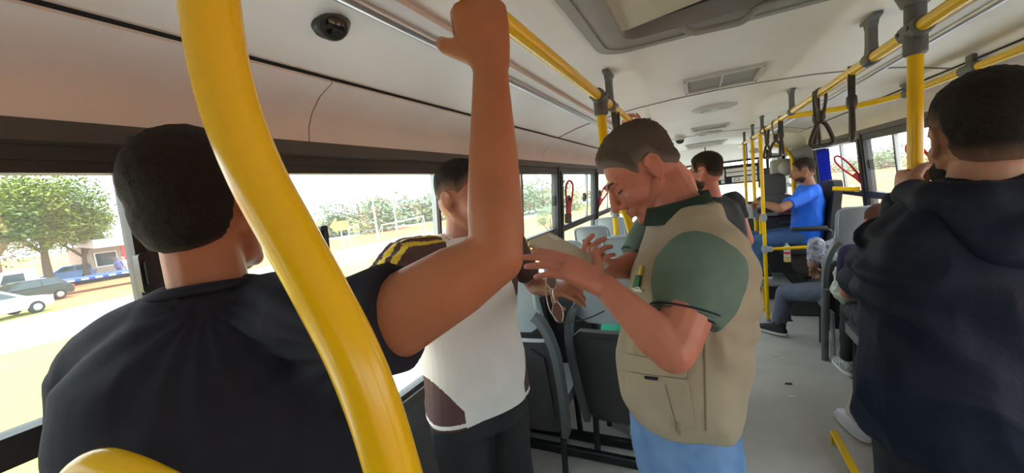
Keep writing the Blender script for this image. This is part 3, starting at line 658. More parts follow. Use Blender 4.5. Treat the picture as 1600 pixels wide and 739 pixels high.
# ================================================================== seats
def yb(z): return -.20 - (z - .45) * .22
SEATG = 'plastic passenger seats'
def make_seat(label, loc, red=False, head=LGREY):
    t = thing('bus_seat', label, 'seat', loc, 0, SEATG)
    fm = lambda off: (lambda u, v: Vector((u, yb(v) + off, v)))
    def fc(off): return lambda u, v: Vector((u, yb(v) + off + .9 * u * u, v))
    def grid(outline_w, z0, z1, th, off, bow, nz=10, nx=8, rnd=.05):
        bm = BM(); F_ = []
        for lay in (0, 1):
            G = []
            for i in range(nz + 1):
                z = z0 + (z1 - z0) * i / nz
                hw = outline_w(z)
                for e, zz in ((z0, z - z0), (z1, z1 - z)):
                    if zz < rnd: hw -= rnd - math.sqrt(max(0, rnd * rnd - (rnd - zz) ** 2))
                G.append([bm.verts.new((hw * (2 * j / nx - 1), yb(z) + off + (th if lay else 0) + bow * (hw * (2 * j / nx - 1)) ** 2, z)) for j in range(nx + 1)])
            F_.append(G)
        for lay in (0, 1):
            for i in range(nz):
                for j in range(nx): bm.faces.new((F_[lay][i][j], F_[lay][i][j + 1], F_[lay][i + 1][j + 1], F_[lay][i + 1][j]))
        for i in range(nz):
            for j in (0, nx): bm.faces.new((F_[0][i][j], F_[0][i + 1][j], F_[1][i + 1][j], F_[1][i][j]))
        for j in range(nx):
            for i in (0, nz): bm.faces.new((F_[0][i][j], F_[0][i][j + 1], F_[1][i][j + 1], F_[1][i][j]))
        return bm
    obj('back_shell', grid(lambda z: .195 + .02 * min(1, max(0, (z - .25) / .4)), .25, .83, .05, -.02, .5, rnd=.06), SHELL, t, 35, local=True)
    obj('back_panel', grid(lambda z: .135 + .03 * (z - .3), .31, .795, .03, -.034, .5, rnd=.07), SHELL, t, 35, local=True)
    for s in (-1, 1):
        bm = BM(); ribbon(bm, smoothpath([Vector((s * x, yb(z) - .016, z)) for x, z in ((.185, .25), (.205, .45), (.215, .66), (.212, .78), (.195, .88), (.165, .955), (.135, .985))], 5), (0, 1, 0), .062, .034)
        bmesh.ops.bevel(bm, geom=[e for e in bm.edges if len(e.link_faces) == 2 and e.calc_face_angle(0) > .8], offset=.009, segments=2, affect='EDGES'); obj('side_frame', bm, SHELL2, t, 45, local=True)
    hr = obj('headrest', grid(lambda z: .165 - .03 * max(0, (.95 - z) / .1) if z < .95 else .165 - .02 * (z - .95) / .3, .885, 1.245, .035, -.012, .8, rnd=.05), head, t, 40, local=True)
    bm = BM(); tube(bm, smoothpath([Vector((x, yb(z) - .012 + .8 * x * x, z)) for x, z in ((-.15, 1.02), (-.155, 1.17), (-.13, 1.225), (0, 1.235), (.13, 1.225), (.155, 1.17), (.15, 1.02))], 4), .011, 8); obj('rim', bm, head, hr, 40, local=True)
    bm = BM(); prism(bm, rrect(.40, .42, .06, 4, 0, .02), lambda u, v: Vector((u, v, .40 + .03 * (v - .0))), lambda u, v: Vector((u, v, .455 + .05 * v + .3 * u * u))); obj('seat_pan', bm, SHELL2, t, 35, local=True)
    bm = BM(); tube(bm, fillet([(-.15, -.16, 0), (-.15, -.12, .40), (.15, -.12, .40), (.15, -.16, 0)], .04), .018, 10); obj('leg_frame', bm, BLACKM, t, local=True)
    bm = BM(); tube(bm, fillet([(-.15, .17, 0), (-.15, .14, .40), (.15, .14, .40), (.15, .17, 0)], .04), .018, 10); obj('leg_frame', bm, BLACKM, t, local=True)
    if red:
        obj('red_band', grid(lambda z: .205, .835, .885, .02, -.03, .5, nz=4, rnd=.015), RED, t, 35, local=True)
    return t
seat0 = make_seat('dark grey aisle seat back with pale headrest left of the man in the vest', (-.47, 2.23, 0))
dup(seat0, (-.915, 2.05, 0), 0, 'dark grey window seat back touched by the man in the white jersey')
make_seat('window seat in the second left row with a red band across its back', (-.90, 2.92, 0), True)
dup(seat0, (-.47, 3.05, 0), 0, 'aisle seat in the second left row, half hidden behind the tablet hands')
dup(seat0, (-.90, 3.80, 0), 0, 'window seat in the third left row by the first red lever')
dup(seat0, (-.90, 4.65, 0), 0, 'window seat in the fourth left row by the far windows')
dup(seat0, (1.06, 3.93, 0), 0, 'seat with pale grey headrest on the right, used by the passenger in the floral shirt')
dup(seat0, (1.06, 3.10, 0), 0, 'seat on the right used by the passenger in navy with the pale green bag')
dup(seat0, (1.06, 2.27, 0), 0, 'seat on the right beside the dark jacket, used by the passenger in pale trousers')
bm = BM(); tube(bm, fillet([(.845, 3.72, 0), (.835, 3.66, .35), (.835, 3.60, .62)], .1), .024, 12)
tag(obj('seat_stanchion', bm, SHELL2), 'grey post at the aisle edge of the floral passenger\'s seat', 'seat post')
bm = BM(); box(bm, (.88, 3.66, 0), (.90, 3.74, .42), .006)
tag(obj('seat_stanchion', bm, mat('pale_steel', (.42, .43, .42), .4, .4)), 'pale flat metal leg under the floral passenger\'s seat', 'seat post')

# ------------------------------------------------------------------ fare collector's place and the front
CH = mat('dark_office_fabric', (.035, .035, .038), .8, bump=.2, bscale=300)
t = thing('fare_chair', 'dark padded swivel chair with armrest under the man in blue', 'chair', (1.02, 5.0, 0))
bm = BM(); box(bm, (.74, 4.76, .66), (1.18, 5.24, .75), .03, None, 2); obj('seat', bm, CH, t)
bm = BM(); prism(bm, rrect(.44, .62, .09, 5, 5.0, 1.08), lambda u, v: Vector((1.135 + .10 * (v - .75), u, v)), lambda u, v: Vector((1.205 + .10 * (v - .75), u, v))); bmesh.ops.bevel(bm, geom=[e for e in bm.edges if e.calc_face_angle(0) > 1], offset=.02, segments=2, affect='EDGES'); obj('backrest', bm, CH, t)
bm = BM(); tube(bm, [(1.0, 5.0, .36), (1.0, 5.0, .68)], .035, 12); obj('column', bm, BLACKM, t)
bm = BM(); box(bm, (.80, 4.8, 0), (1.22, 5.2, .36), .02); obj('plinth', bm, SHELL, t)
for y in (4.73, 5.27):
    bm = BM(); tube(bm, fillet([(1.14, y, .74), (1.15, y, .92), (.84, y, .93)], .04), .013, 10); ar = obj('armrest', bm, BLACKP, t)
    bm = BM(); box(bm, (.82, y - .028, .925), (1.12, y + .028, .96), .012, None, 2); obj('arm_pad', bm, SHELL, ar)
t = thing('footrest', 'low grey footrest on black legs under the collector\'s shoes', 'footrest', (.55, 4.85, 0))
bm = BM(); box(bm, (.40, 4.62, .37), (.80, 5.12, .40), .006); obj('top_plate', bm, mat('worn_grey_metal', (.30, .31, .32), .35, .5), t)
for x in (.43, .77):
    for y in (4.65, 5.09): bm = BM(); box(bm, (x - .014, y - .014, 0), (x + .014, y + .014, .372), .003); lathe(bm, [(.03, 0), (.03, .008)], Matrix.Translation((x, y, 0)), 10); obj('leg', bm, BLACKM, t)
# fare machine on its post
t = thing('fare_validator', 'grey box-shaped fare machine in front of the man in blue', 'fare machine', (.60, 5.0, 0))
q = PY(1190, 329, 4.9)
bm = BM(); box(bm, (q.x - .12, 4.80, q.z - .055), (q.x + .14, 5.08, q.z + .05), .02, None, 2); bd = obj('body', bm, mat('machine_grey', (.17, .18, .19), .4), t)
bm = BM(); box(bm, (q.x - .15, 4.79, q.z - .07), (q.x - .085, 5.09, q.z + .065), .015); obj('pale_end', bm, mat('machine_pale', (.42, .44, .46), .4), t)
bm = BM(); box(bm, (q.x - .05, 4.793, q.z - .02), (q.x + .09, 4.802, q.z + .03), .003); obj('display', bm, BLACKP, bd)
bm = BM(); tube(bm, [(q.x, 4.95, 0), (q.x, 4.95, q.z - .05)], .025, 12); obj('stem', bm, YEL, t)
t = thing('fare_desk', 'dark fare desk between the machine and the collector', 'desk', (.75, 5.45, 0))
bm = BM(); box(bm, (.50, 5.40, .0), (1.15, 5.70, 1.02), .02); obj('cabinet_body', bm, SHELL, t)
bm = BM(); box(bm, (.48, 5.37, 1.02), (1.17, 5.72, 1.05), .01); obj('desk_top', bm, SHELL2, t)
# shoulder bag hanging from the chair, bottle
BAG = mat('dark_brown_bag', (.055, .047, .045), .85, var=.2, vscale=14, bump=.4, bscale=60)
c = P(1262, 398, 4.02)
bm = BM(); 
bmesh.ops.create_uvsphere(bm, u_segments=20, v_segments=14, radius=1)
for v in bm.verts:
    z = v.co.z; k = .8 + .25 * max(0, -z); n_ = 1 + .09 * noise.noise(v.co * 2.1)
    v.co = Vector((v.co.x * .17 * k * n_, v.co.y * .09 * n_, z * .25 * (1 + .05 * math.sin(v.co.x * 5)))) + c
t = thing('shoulder_bag', 'dark brown cloth bag hanging beside the collector\'s chair', 'bag', (c.x, c.y, c.z - .25))
obj('pouch', bm, BAG, t, True)
bm = BM(); ribbon(bm, smoothpath([c + Vector((-.10, 0, .2)), c + Vector((-.03, .0, .36)), c + Vector((.10, .03, .42)), c + Vector((.16, .02, .30)), c + Vector((.13, 0, .18))], 5), (0, 1, 0), .03, .004); obj('strap', bm, BAG, t)
c = P(1230, 398, 3.98); t = thing('drink_bottle', 'small white bottle with a red band and yellow base beside the collector\'s leg', 'bottle', (c.x, c.y, c.z - .09))
for nm, pr, cc in (('body_tube', [(.028, -.02), (.03, 0), (.03, .08), (.018, .10)], (.75, .72, .70)), ('label_band', [(.031, .01), (.031, .035)], (.65, .06, .08)), ('base_cup', [(.024, -.075), (.031, -.07), (.031, -.015)], (.75, .52, .22)), ('cap', [(.014, .098), (.014, .12)], (.55, .58, .62))):
    bm = BM(); lathe(bm, pr, Matrix.Translation(c), 16); obj(nm, bm, mat('bottle_' + nm, cc, .35), t)
# driver-side seat seen far ahead
t = thing('driver_chair', 'grey seat with tall rounded headrest seen beyond the front poles', 'seat', (1.0, 7.1, 0))
q = PY(1209, 300, 6.9)
bm = BM(); prism(bm, rrect(.30, .34, .09, 6, q.x, q.z + .10), lambda u, v: Vector((u, 6.86, v)), lambda u, v: Vector((u, 6.94, v))); obj('headrest', bm, SHELL2, t)
bm = BM(); prism(bm, rrect(.50, .75, .10, 6, q.x, q.z - .42), lambda u, v: Vector((u, 6.84, v)), lambda u, v: Vector((u, 6.96, v))); obj('backrest', bm, SHELL2, t)
bm = BM(); box(bm, (q.x - .24, 6.9, .30), (q.x + .24, 7.4, .45), .03); obj('cushion', bm, SHELL, t)
bm = BM(); box(bm, (q.x - .18, 6.98, 0), (q.x + .18, 7.3, .31), .02); obj('pedestal', bm, BLACKM, t)
# notice board hanging at the windscreen
t = thing('notice_board', 'black board with white route strips hanging across the windscreen', 'sign', (.65, 7.95, 1.5))
a = PY(1118, 263, 8.0); b = PY(1188, 288, 8.0); zt, zb = a.z + .02, b.z + .0
x0, x1 = a.x - .35, b.x + .02; zt = 1.69; zb = 1.36
bm = BM(); ringprism(bm, [(x0, zb), (x1, zb), (x1, zt), (x0, zt)], [(x0 + .02, zb + .02), (x1 - .05, zb + .02), (x1 - .05, zt - .045), (x0 + .02, zt - .045)], lambda u, v: Vector((u, 7.99, v)), lambda u, v: Vector((u, 8.03, v))); obj('frame', bm, BLACKP, t)
bm = BM(); box(bm, (x0 + .01, 8.01, zb + .01), (x1 - .04, 8.02, zt - .03)); obj('backing', bm, BLACKP, t)
PAPER = mat('white_paper', (.74, .74, .72), .7); xm = PY(1133, 270, 8.0).x
def text(body, size, mtx, m, parent, name='lettering'):
    cu = bpy.data.curves.new('txt', 'FONT'); cu.body = body; cu.size = size; cu.extrude = .0006; cu.align_x = 'CENTER'; cu.align_y = 'CENTER'
    o = bpy.data.objects.new('txt', cu); me = bpy.data.meshes.new_from_object(o); bpy.data.objects.remove(o)
    me.transform(mtx); return link(name, me, m, parent)
def tm(x, y, z): return basis((1, 0, 0), (0, 0, 1), (0, -1, 0), (x, y, z))
for (u0, u1, v0, v1, tx, cc) in ((xm - .22, xm - .015, zb + .09, zt - .06, 'x 150', (.55, .05, .08)), (xm + .015, x1 - .06, zt - .115, zt - .055, None, None), (xm + .015, x1 - .06, zt - .19, zt - .13, None, None), (xm + .10, x1 - .06, zb + .025, zb + .115, 'C5 - E2 7', (.03, .03, .03)), (xm - .07, xm - .015, zb + .025, zb + .08, None, None)):
    bm = BM(); box(bm, (u0, 8.0, v0), (u1, 8.012, v1)); pp = obj('paper_strip', bm, PAPER, t)
    if tx: text(tx, .085 if cc[0] < .1 else .06, tm((u0 + u1) / 2, 7.999, (v0 + v1) / 2), mat('ink_%s' % ('dark' if cc[0] < .1 else 'red'), cc, .7), pp)
bm = BM(); box(bm, (x1 - .05, 7.98, 1.25), (x1 - .01, 8.02, 1.74), .006); obj('end_post', bm, BLACKP, t)
for x in (x0 + .2, x1 - .2): bm = BM(); box(bm, (x - .008, 8.005, zt - .01), (x + .008, 8.02, 2.075)); obj('hanger', bm, BLACKM, t)
# boxes above the driver: black camera box, pale unit, mirror
q = PY(1200, 269, 7.4); t = thing('driver_mirror', 'black mirror box hanging at the front behind the straps', 'mirror', (q.x, 7.4, q.z + .1))
bm = BM(); box(bm, (q.x - .12, 7.36, q.z - .11), (q.x + .10, 7.44, q.z + .07), .02); obj('housing', bm, BLACKP, t)
bm = BM(); box(bm, (q.x - .02, 7.39, q.z + .06), (q.x + .02, 7.42, 2.02), .004); obj('stalk', bm, BLACKM, t)
bm = BM(); box(bm, (q.x - .10, 7.352, q.z - .09), (q.x + .08, 7.361, q.z + .05), .006); obj('glass', bm, mat('mirror_glass', (.05, .05, .055), .15), t)
q = PY(1226, 262, 6.9); t = thing('ceiling_unit', 'pale grey equipment box under the ceiling ahead of the collector', 'equipment box', (q.x, 6.9, q.z))
bm = BM(); box(bm, (q.x - .16, 6.86, q.z - .12), (q.x + .12, 7.1, q.z + .13), .03, None, 2); obj('casing', bm, mat('pale_unit', (.42, .44, .42), .4), t)
bm = BM(); lathe(bm, [(.09, 0), (.085, .03), (.05, .06), (.01, .07)], Matrix.Translation((q.x + .0, 6.86, q.z + .0)) @ Matrix.Rotation(PI / 2, 4, 'X'), 20); obj('round_cover', bm, mat('pale_unit2', (.55, .57, .55), .35), t)
bm = BM(); box(bm, (q.x - .02, 6.95, q.z + .12), (q.x + .02, 7.0, 2.06), .004); obj('stalk', bm, BLACKM, t)
# dark quarter panel and domed corner at the front right
bm = BM(); prism(bm, [(5.78, .84), (6.95, .84), (6.95, 1.80), (5.78, 1.80)], lambda u, v: Vector((side(1, XL(v) + .035), u, v)), lambda u, v: Vector((side(1, XL(v) + .02), u, v)))
obj('door_panel', bm, mat('dark_door_panel', (.055, .055, .06), .5), wr)
bm = BM(); N = 12; rows = []
for i in range(N + 1):
    y = 5.85 + 2.0 * i / N; k = math.sin(min(1, i / 3) * PI / 2)
    rows.append([bm.verts.new((1.29 - .40 * k * math.sin(a), y, 1.80 + .24 - .24 * k * math.cos(a) + (1 - k) * .0)) for a in [j * PI / 2 / 8 for j in range(9)]])
for i in range(N):
    for j in range(8): bm.faces.new((rows[i][j], rows[i][j + 1], rows[i + 1][j + 1], rows[i + 1][j]))
t = obj('door_engine_cover', bm, CEIL, ceiling, True)
bm = BM(); box(bm, (.92, 6.5, 1.955), (1.0, 6.62, 1.975), .005); obj('catch', bm, CLAMP, t)

# ------------------------------------------------------------------ red emergency levers, curtain
def lever(label, y, z, s=-1, tilt=0.0, L=.27):
    t = thing('emergency_lever', label, 'lever', (side(s, XL(z) + .04), y, z), group='red window release levers')
    def f(a, b, off=0.0):                     # the handle stands off the pillar: a = inwards, b = up
        ca, sa = math.cos(tilt), math.sin(tilt); xx = a * ca - b * sa; zz = z + a * sa + b * ca
        return Vector((side(s, XL(z) + .065 + xx), y + off, zz))
    bm = BM(); tube(bm, [f(-.020, -L * .45), *smoothpath([f(-.022, -.02), f(-.030, L * .25), f(-.022, L * .48), f(.004, L * .56), f(.030, L * .46), f(.030, L * .22), f(.012, -.04)], 5), f(.008, -L * .45)], .0085, 8); obj('loop', bm, RED, t, 40)
    bm = BM(); box(bm, (-.024, -.012, -.13), (.018, .012, -.0), .006, None, 1)
    for v in bm.verts: v.co = f(v.co.x, v.co.z, v.co.y)
    obj('hinge_body', bm, RED, t)
    bm = BM(); box(bm, (-.028, -.04, -.19), (.022, .008, -.11), .004)
    for v in bm.verts: v.co = f(v.co.x, v.co.z, v.co.y)
    obj('bracket', bm, mat('brown_bracket', (.10, .05, .04), .5), t)
lever('red looped emergency lever upright on the pillar right of the raised forearm', 3.17, 1.50, -1, math.radians(-6), .30)
lever('red emergency lever slanting across the pillar in front of the grey-haired man\'s nose', 4.42, 1.45, -1, math.radians(-30), .30)
lever('red emergency lever slanting on the right window by the blue curtain', 4.44, 1.45, 1, math.radians(-36), .38)
lever('red emergency lever beside the ear of the man in the dark jacket', 3.14, 1.47, 1, math.radians(-32), .36)
CUR = mat('royal_blue_curtain', (.015, .045, .50), .75, var=.15, vscale=12)
t = thing('curtain', 'royal blue curtain gathered beside the right window behind the collector', 'curtain', (1.24, 5.2, 1.0))
bm = BM(); n, mz = 40, 22; rows = []
for i in range(mz + 1):
    v = i / mz; z = 1.72 - .78 * v; wd = .46 - .12 * math.sin(min(1, v * 1.25) * PI) ** 2 * .9; y0 = 5.62 - .32 * v
    rows.append([bm.verts.new((1.245 + .02 * v + .022 * math.sin(j / n * 2 * PI * 5 + v * 1.5), y0 - wd * (j / n), z)) for j in range(n + 1)])
for i in range(mz):
    for j in range(n): bm.faces.new((rows[i][j], rows[i][j + 1], rows[i + 1][j + 1], rows[i + 1][j]))
bmesh.ops.solidify(bm, geom=bm.faces[:], thickness=.004); obj('cloth', bm, CUR, t, True)
bm = BM(); tube(bm, [(1.235, 4.48, 1.735), (1.235, 5.70, 1.735)], .008, 8); obj('curtain_rod', bm, CHROME, t)
# litter on the aisle floor
for px, py, s, cc, lb in ((1212, 556, .02, (.7, .7, .66), 'tiny white paper scrap on the floor near the black shoe'), (1236, 572 + 48, .02, (.72, .7, .64), 'torn white paper scrap on the aisle floor in line with the pale trousers'), (1232, 600, .024, (.03, .03, .03), 'small dark leaf-like scrap on the aisle floor'), (1206, 541, .012, (.7, .7, .66), 'smallest white crumb on the floor just below the black shoe')):
    q = PZ(px, py, 0); bm = BM(); vs_ = [(-s, -.3 * s), (-.2 * s, -.5 * s), (s, -.2 * s), (.8 * s, .5 * s), (-.5 * s, .4 * s)]
    prism(bm, vs_, lambda u, v: Vector((q.x + u, q.y + v, .0005)), lambda u, v: Vector((q.x + u, q.y + v, .004 + .1 * abs(u))))
    tag(obj('floor_scrap', bm, mat('scrap_%d' % int(cc[0] * 100), cc, .8)), lb, 'litter')
# ================================================================== people: tools
def V(*a): return Vector(a)
class Blob:
    def __init__(s): s.bm = BM()
    def ball(s, c, r, M=None, u=14, v=10):
        if not isinstance(r, (tuple, list)): r = (r, r, r)
        c = Vector(c); R3 = M.to_3x3() if M is not None else None; nv_ = s.bm.verts.new; nf = s.bm.faces.new
        def pt(x, y, z):
            p = Vector((x * r[0], y * r[1], z * r[2])); return nv_((R3 @ p if R3 is not None else p) + c)
        top, bot = pt(0, 0, 1), pt(0, 0, -1)
        rows = [[pt(math.sin(PI * i / v) * math.cos(2 * PI * j / u), math.sin(PI * i / v) * math.sin(2 * PI * j / u), math.cos(PI * i / v)) for j in range(u)] for i in range(1, v)]
        for j in range(u):
            k = (j + 1) % u; nf((top, rows[0][j], rows[0][k])); nf((bot, rows[-1][k], rows[-1][j]))
            for A, B in zip(rows, rows[1:]): nf((A[j], B[j], B[k], A[k]))
    def cap(s, a, b, ra, rb):
        a, b = Vector(a), Vector(b); s.ball(a, ra, u=12, v=8); s.ball(b, rb, u=12, v=8)
        if (b - a).length > 1e-4: tube(s.bm, [a, b], [ra, rb], 14)
    def chain(s, pts, rs):
        for i in range(len(pts) - 1): s.cap(pts[i], pts[i + 1], rs[i], rs[i + 1])
    def pipe(s, pts, rs, seg=18):                     # flat-ended smooth tube (sleeves, trouser legs)
        n = 5; P_ = smoothpath(pts, n); R_ = [float(v) for v in np.interp(np.linspace(0, len(pts) - 1, len(P_)), range(len(rs)), rs)]
        tube(s.bm, P_, R_, seg)
    def loft(s, rings, seg=28, e=2.4):                # (centre, right*half-width, fwd*half-depth[, back half-depth])
        R_ = []
        for g in rings:
            c, r, f = g[:3]; back = g[3] if len(g) > 3 else f; vs_ = []
            for k in range(seg):
                a = 2 * PI * k / seg; ca, sa = math.cos(a), math.sin(a)
                x = math.copysign(abs(ca) ** (2 / e), ca); y = math.copysign(abs(sa) ** (2 / e), sa)
                vs_.append(s.bm.verts.new(Vector(c) + Vector(r) * x + (Vector(f) if y > 0 else Vector(back)) * y))
            R_.append(vs_)
        for A, B in zip(R_, R_[1:]):
            for k in range(seg): s.bm.faces.new((A[k], A[(k + 1) % seg], B[(k + 1) % seg], B[k]))
        s.bm.faces.new(R_[0][::-1]); s.bm.faces.new(R_[-1])
    def finish(s, name, m, parent, voxel=.007, smooth=6, fac=.5, disp=None):
        bmesh.ops.recalc_face_normals(s.bm, faces=s.bm.faces)
        me = bpy.data.meshes.new('tmp'); s.bm.to_mesh(me); s.bm.free()
        o = bpy.data.objects.new('tmp', me); COL.objects.link(o)
        r = o.modifiers.new('r', 'REMESH'); r.mode = 'VOXEL'; r.voxel_size = voxel; r.adaptivity = 0
        if smooth: q = o.modifiers.new('s', 'SMOOTH'); q.iterations = smooth; q.factor = fac
        dg = bpy.context.evaluated_depsgraph_get(); me2 = bpy.data.meshes.new_from_object(o.evaluated_get(dg))
        bpy.data.objects.remove(o); bpy.data.meshes.remove(me)
        if disp:
            n = len(me2.vertices); co = np.empty(n * 3, np.float32); no = np.empty(n * 3, np.float32)
            me2.vertices.foreach_get('co', co); me2.vertices.foreach_get('normal', no); co = co.reshape(-1, 3); no = no.reshape(-1, 3)
            d = np.zeros(n, np.float32)
            for f in (disp if isinstance(disp, (list, tuple)) else [disp]): d += f(co, no)
            co += no * d[:, None]; me2.vertices.foreach_set('co', co.ravel()); me2.update()
        me2.name = name
        return link(name, me2, m, parent, True)
def n3(co, sc, off=0.0):
    return np.array([noise.noise(Vector((float(c[0] * sc[0] + off), float(c[1] * sc[1] + off), float(c[2] * sc[2])))) for c in co], np.float32)
def wrinkle(amp, sc=(9, 9, 5), off=0.0):
    def f(co, no): v = n3(co, sc, off); return amp * (1 - 2 * np.abs(v) * 1.6)
    return f
def fan(center, axis, k, amp, r0, r1, ph=0.0, wob=1.2):
    """folds radiating from a point"""
    c = np.array(center); ax_ = Vector(axis).normalized(); u = ax_.orthogonal().normalized(); w_ = ax_.cross(u); u, w_ = np.array(u), np.array(w_)
    def f(co, no):
        d = co - c; r = np.linalg.norm(d, axis=1); a = np.arctan2(d @ w_, d @ u) + wob * .3 * n3(co, (4, 4, 4), 3.1)
        fall = np.clip((r - r0 * .3) / (r0 * .7), 0, 1) * np.clip((r1 - r) / (r1 - r0), 0, 1)
        s_ = np.sin(a * k + ph); return (amp * fall * (np.sign(s_) * np.abs(s_) ** 1.5 * .5 + .5 * s_)).astype(np.float32)
    return f
def masked(fn, c, axis, lim):
    """fade a fold field out past a plane (keeps hems clean)"""
    c_, a_ = np.array(c), np.array(axis)
    return lambda co, no: fn(co, no) * np.clip((lim - (co - c_) @ a_) / .06, 0, 1).astype(np.float32)
def drape(dirv, freq, amp, z0, z1, ph=0.0):
    """folds running across dirv, growing from z0 to z1"""
    dv = np.array(dirv)
    def f(co, no):
        t = np.clip((co[:, 2] - z0) / (z1 - z0), 0, 1); s_ = np.sin((co @ dv) * freq + ph + 2.2 * n3(co, (3, 3, 2), 1.7)); return (amp * t * s_).astype(np.float32)
    return f
def frame(fwd, up=(0, 0, 1), o=(0, 0, 0)):
    f = Vector(fwd).normalized(); u = Vector(up); u = (u - f * u.dot(f)).normalized(); return basis(f.cross(u), f, u, o)
def head(b, M, s=1.0, ears=True, jaw=1.0):
    T = lambda *p: M @ (Vector(p) * s)
    def E(c, r): b.ball(T(*c), tuple(v * s for v in r), M, 20, 14)
    E((0, -.016, .034), (.076, .098, .086)); E((0, .03, -.025), (.062, .066, .088)); E((0, -.03, -.01), (.068, .075, .075))
    E((0, .034, -.082), (.05 * jaw, .052, .036)); E((0, .072, -.104), (.024, .019, .018))
    for x in (-1, 1):
        E((x * .040, .055, -.030), (.027, .034, .032)); b.cap(T(x * .058, -.002, -.045), T(x * .030, .06, -.098), .018 * s, .017 * s)
        E((x * .031, .0755, .004), (.0145, .0125, .012))
        b.cap(T(x * .012, .092, .022), T(x * .045, .074, .026), .0105 * s, .009 * s)
        E((x * .0125, .099, -.041), (.0105, .011, .009))
        if ears:
            eM = M @ Matrix.Rotation(x * math.radians(18), 4, 'Z')
            b.ball(T(x * .078, -.012, -.006), (.008 * s, .019 * s, .031 * s), eM, 14, 10)
            rim = [T(x * .083, .004, .012), T(x * .086, -.006, .027), T(x * .088, -.022, .028), T(x * .088, -.032, .012), T(x * .086, -.029, -.010), T(x * .082, -.018, -.027), T(x * .080, -.007, -.034)]
            b.chain(rim, [.0045 * s] * 5 + [.006 * s, .0065 * s])
    b.chain([T(0, .090, .016), T(0, .108, -.014), T(0, .117, -.034)], [.0085 * s, .0105 * s, .0125 * s])
    b.chain([T(-.023, .082, -.068), T(0, .0965, -.063), T(.023, .082, -.068)], [.005 * s, .0075 * s, .005 * s]); b.chain([T(-.02, .082, -.075), T(0, .094, -.077), T(.02, .082, -.075)], [.005 * s, .008 * s, .005 * s])
def hairmat(name, col, skin, rough=.75):
    M = mat(name, col, rough, bump=.9, bscale=420, spec=.2); t = M.node_tree; b = t.nodes['Principled BSDF']
    a = t.nodes.new('ShaderNodeAttribute'); a.attribute_name = 'fade'
    n = t.nodes.new('ShaderNodeTexNoise'); n.inputs['Scale'].default_value = 700; n.inputs['Detail'].default_value = 2
    ad = t.nodes.new('ShaderNodeMath'); ad.operation = 'ADD'; t.links.new(a.outputs['Fac'], ad.inputs[0])
    sb_ = t.nodes.new('ShaderNodeMath'); sb_.operation = 'MULTIPLY_ADD'; t.links.new(n.outputs['Fac'], sb_.inputs[0]); sb_.inputs[1].default_value = .9; sb_.inputs[2].default_value = -.45; t.links.new(sb_.outputs[0], ad.inputs[1]); ad.use_clamp = True
    mx = t.nodes.new('ShaderNodeMix'); mx.data_type = 'RGBA'; t.links.new(ad.outputs[0], mx.inputs['Factor']); mx.inputs[6].default_value = tuple(skin) + (1,); mx.inputs[7].default_value = tuple(col) + (1,)
    t.links.new(mx.outputs[2], b.inputs['Base Color']); return M
def hair(M, m, parent, s=1.0, top=.014, sd=.005, line=None, fadelen=.05, name='hair', beard=False, rough=.002):
    line = line or [(-.12, -.062), (-.075, -.058), (-.045, -.035), (-.03, .012), (.012, .018), (.022, -.018), (.040, -.012), (.048, .030), (.066, .062), (.080, .078), (.11, .082)]
    lx = [p[0] for p in line]; lz = [p[1] for p in line]
    bm = BM(); nu, nv = 96, 64; ell = [((0, -.016, .034), (.076, .098, .086)), ((0, .03, -.025), (.062, .066, .088)), ((0, -.03, -.01), (.068, .075, .075)), ((0, .034, -.082), (.05, .052, .036)), ((.05, .03, -.07), (.018, .04, .03)), ((-.05, .03, -.07), (.018, .04, .03))]
    if not beard: ell = ell[:3]
    o = Vector((0, -.002, .0)); fades = []; rows = []
    for i in range(nv + 1):
        th = PI * i / nv; row = []
        for j in range(nu):
            ph = 2 * PI * j / nu; d = Vector((math.sin(th) * math.cos(ph), math.sin(th) * math.sin(ph), math.cos(th))); best = 0
            for c, r in ell:
                q = Vector([(o[k] - c[k]) / r[k] for k in range(3)]); e = Vector([d[k] / r[k] for k in range(3)]); A, B, C = e.dot(e), q.dot(e), q.dot(q) - 1; D = B * B - A * C
                if D > 0: best = max(best, (-B + math.sqrt(D)) / A)
            p = o + d * best
            zb = float(np.interp(p.y, lx, lz))
            k = (p.z - zb)
            if beard: k = min(-.047 - p.z + .18 * max(0, p.y - .02) * 0, p.y + .012, p.z + .125); 
            if beard and abs(p.x) < .022 and p.y > .06 and -.072 < p.z < -.04: k = -.01
            e = min(1, max(0, k / (.012 if beard else .026))); e = e * e * (3 - 2 * e)
            th_ = sd + (top - sd) * min(1, max(0, (p.z - .03) / .06)) if not beard else .004
            off = -.006 + (.006 + th_ + rough * noise.noise(p * 90)) * e if k > 0 else -.006 - min(.03, -k * 1.5)
            fades.append(min(1, max(0, k / fadelen)))
            row.append(bm.verts.new(M @ ((p + d * off) * s)))
        rows.append(row)
    for i in range(nv):
        for j in range(nu): bm.faces.new((rows[i][j], rows[i][(j + 1) % nu], rows[i + 1][(j + 1) % nu], rows[i + 1][j]))
    ob = obj(name, bm, m, parent, True); at_ = ob.data.attributes.new('fade', 'FLOAT', 'POINT'); at_.data.foreach_set('value', fades); return ob
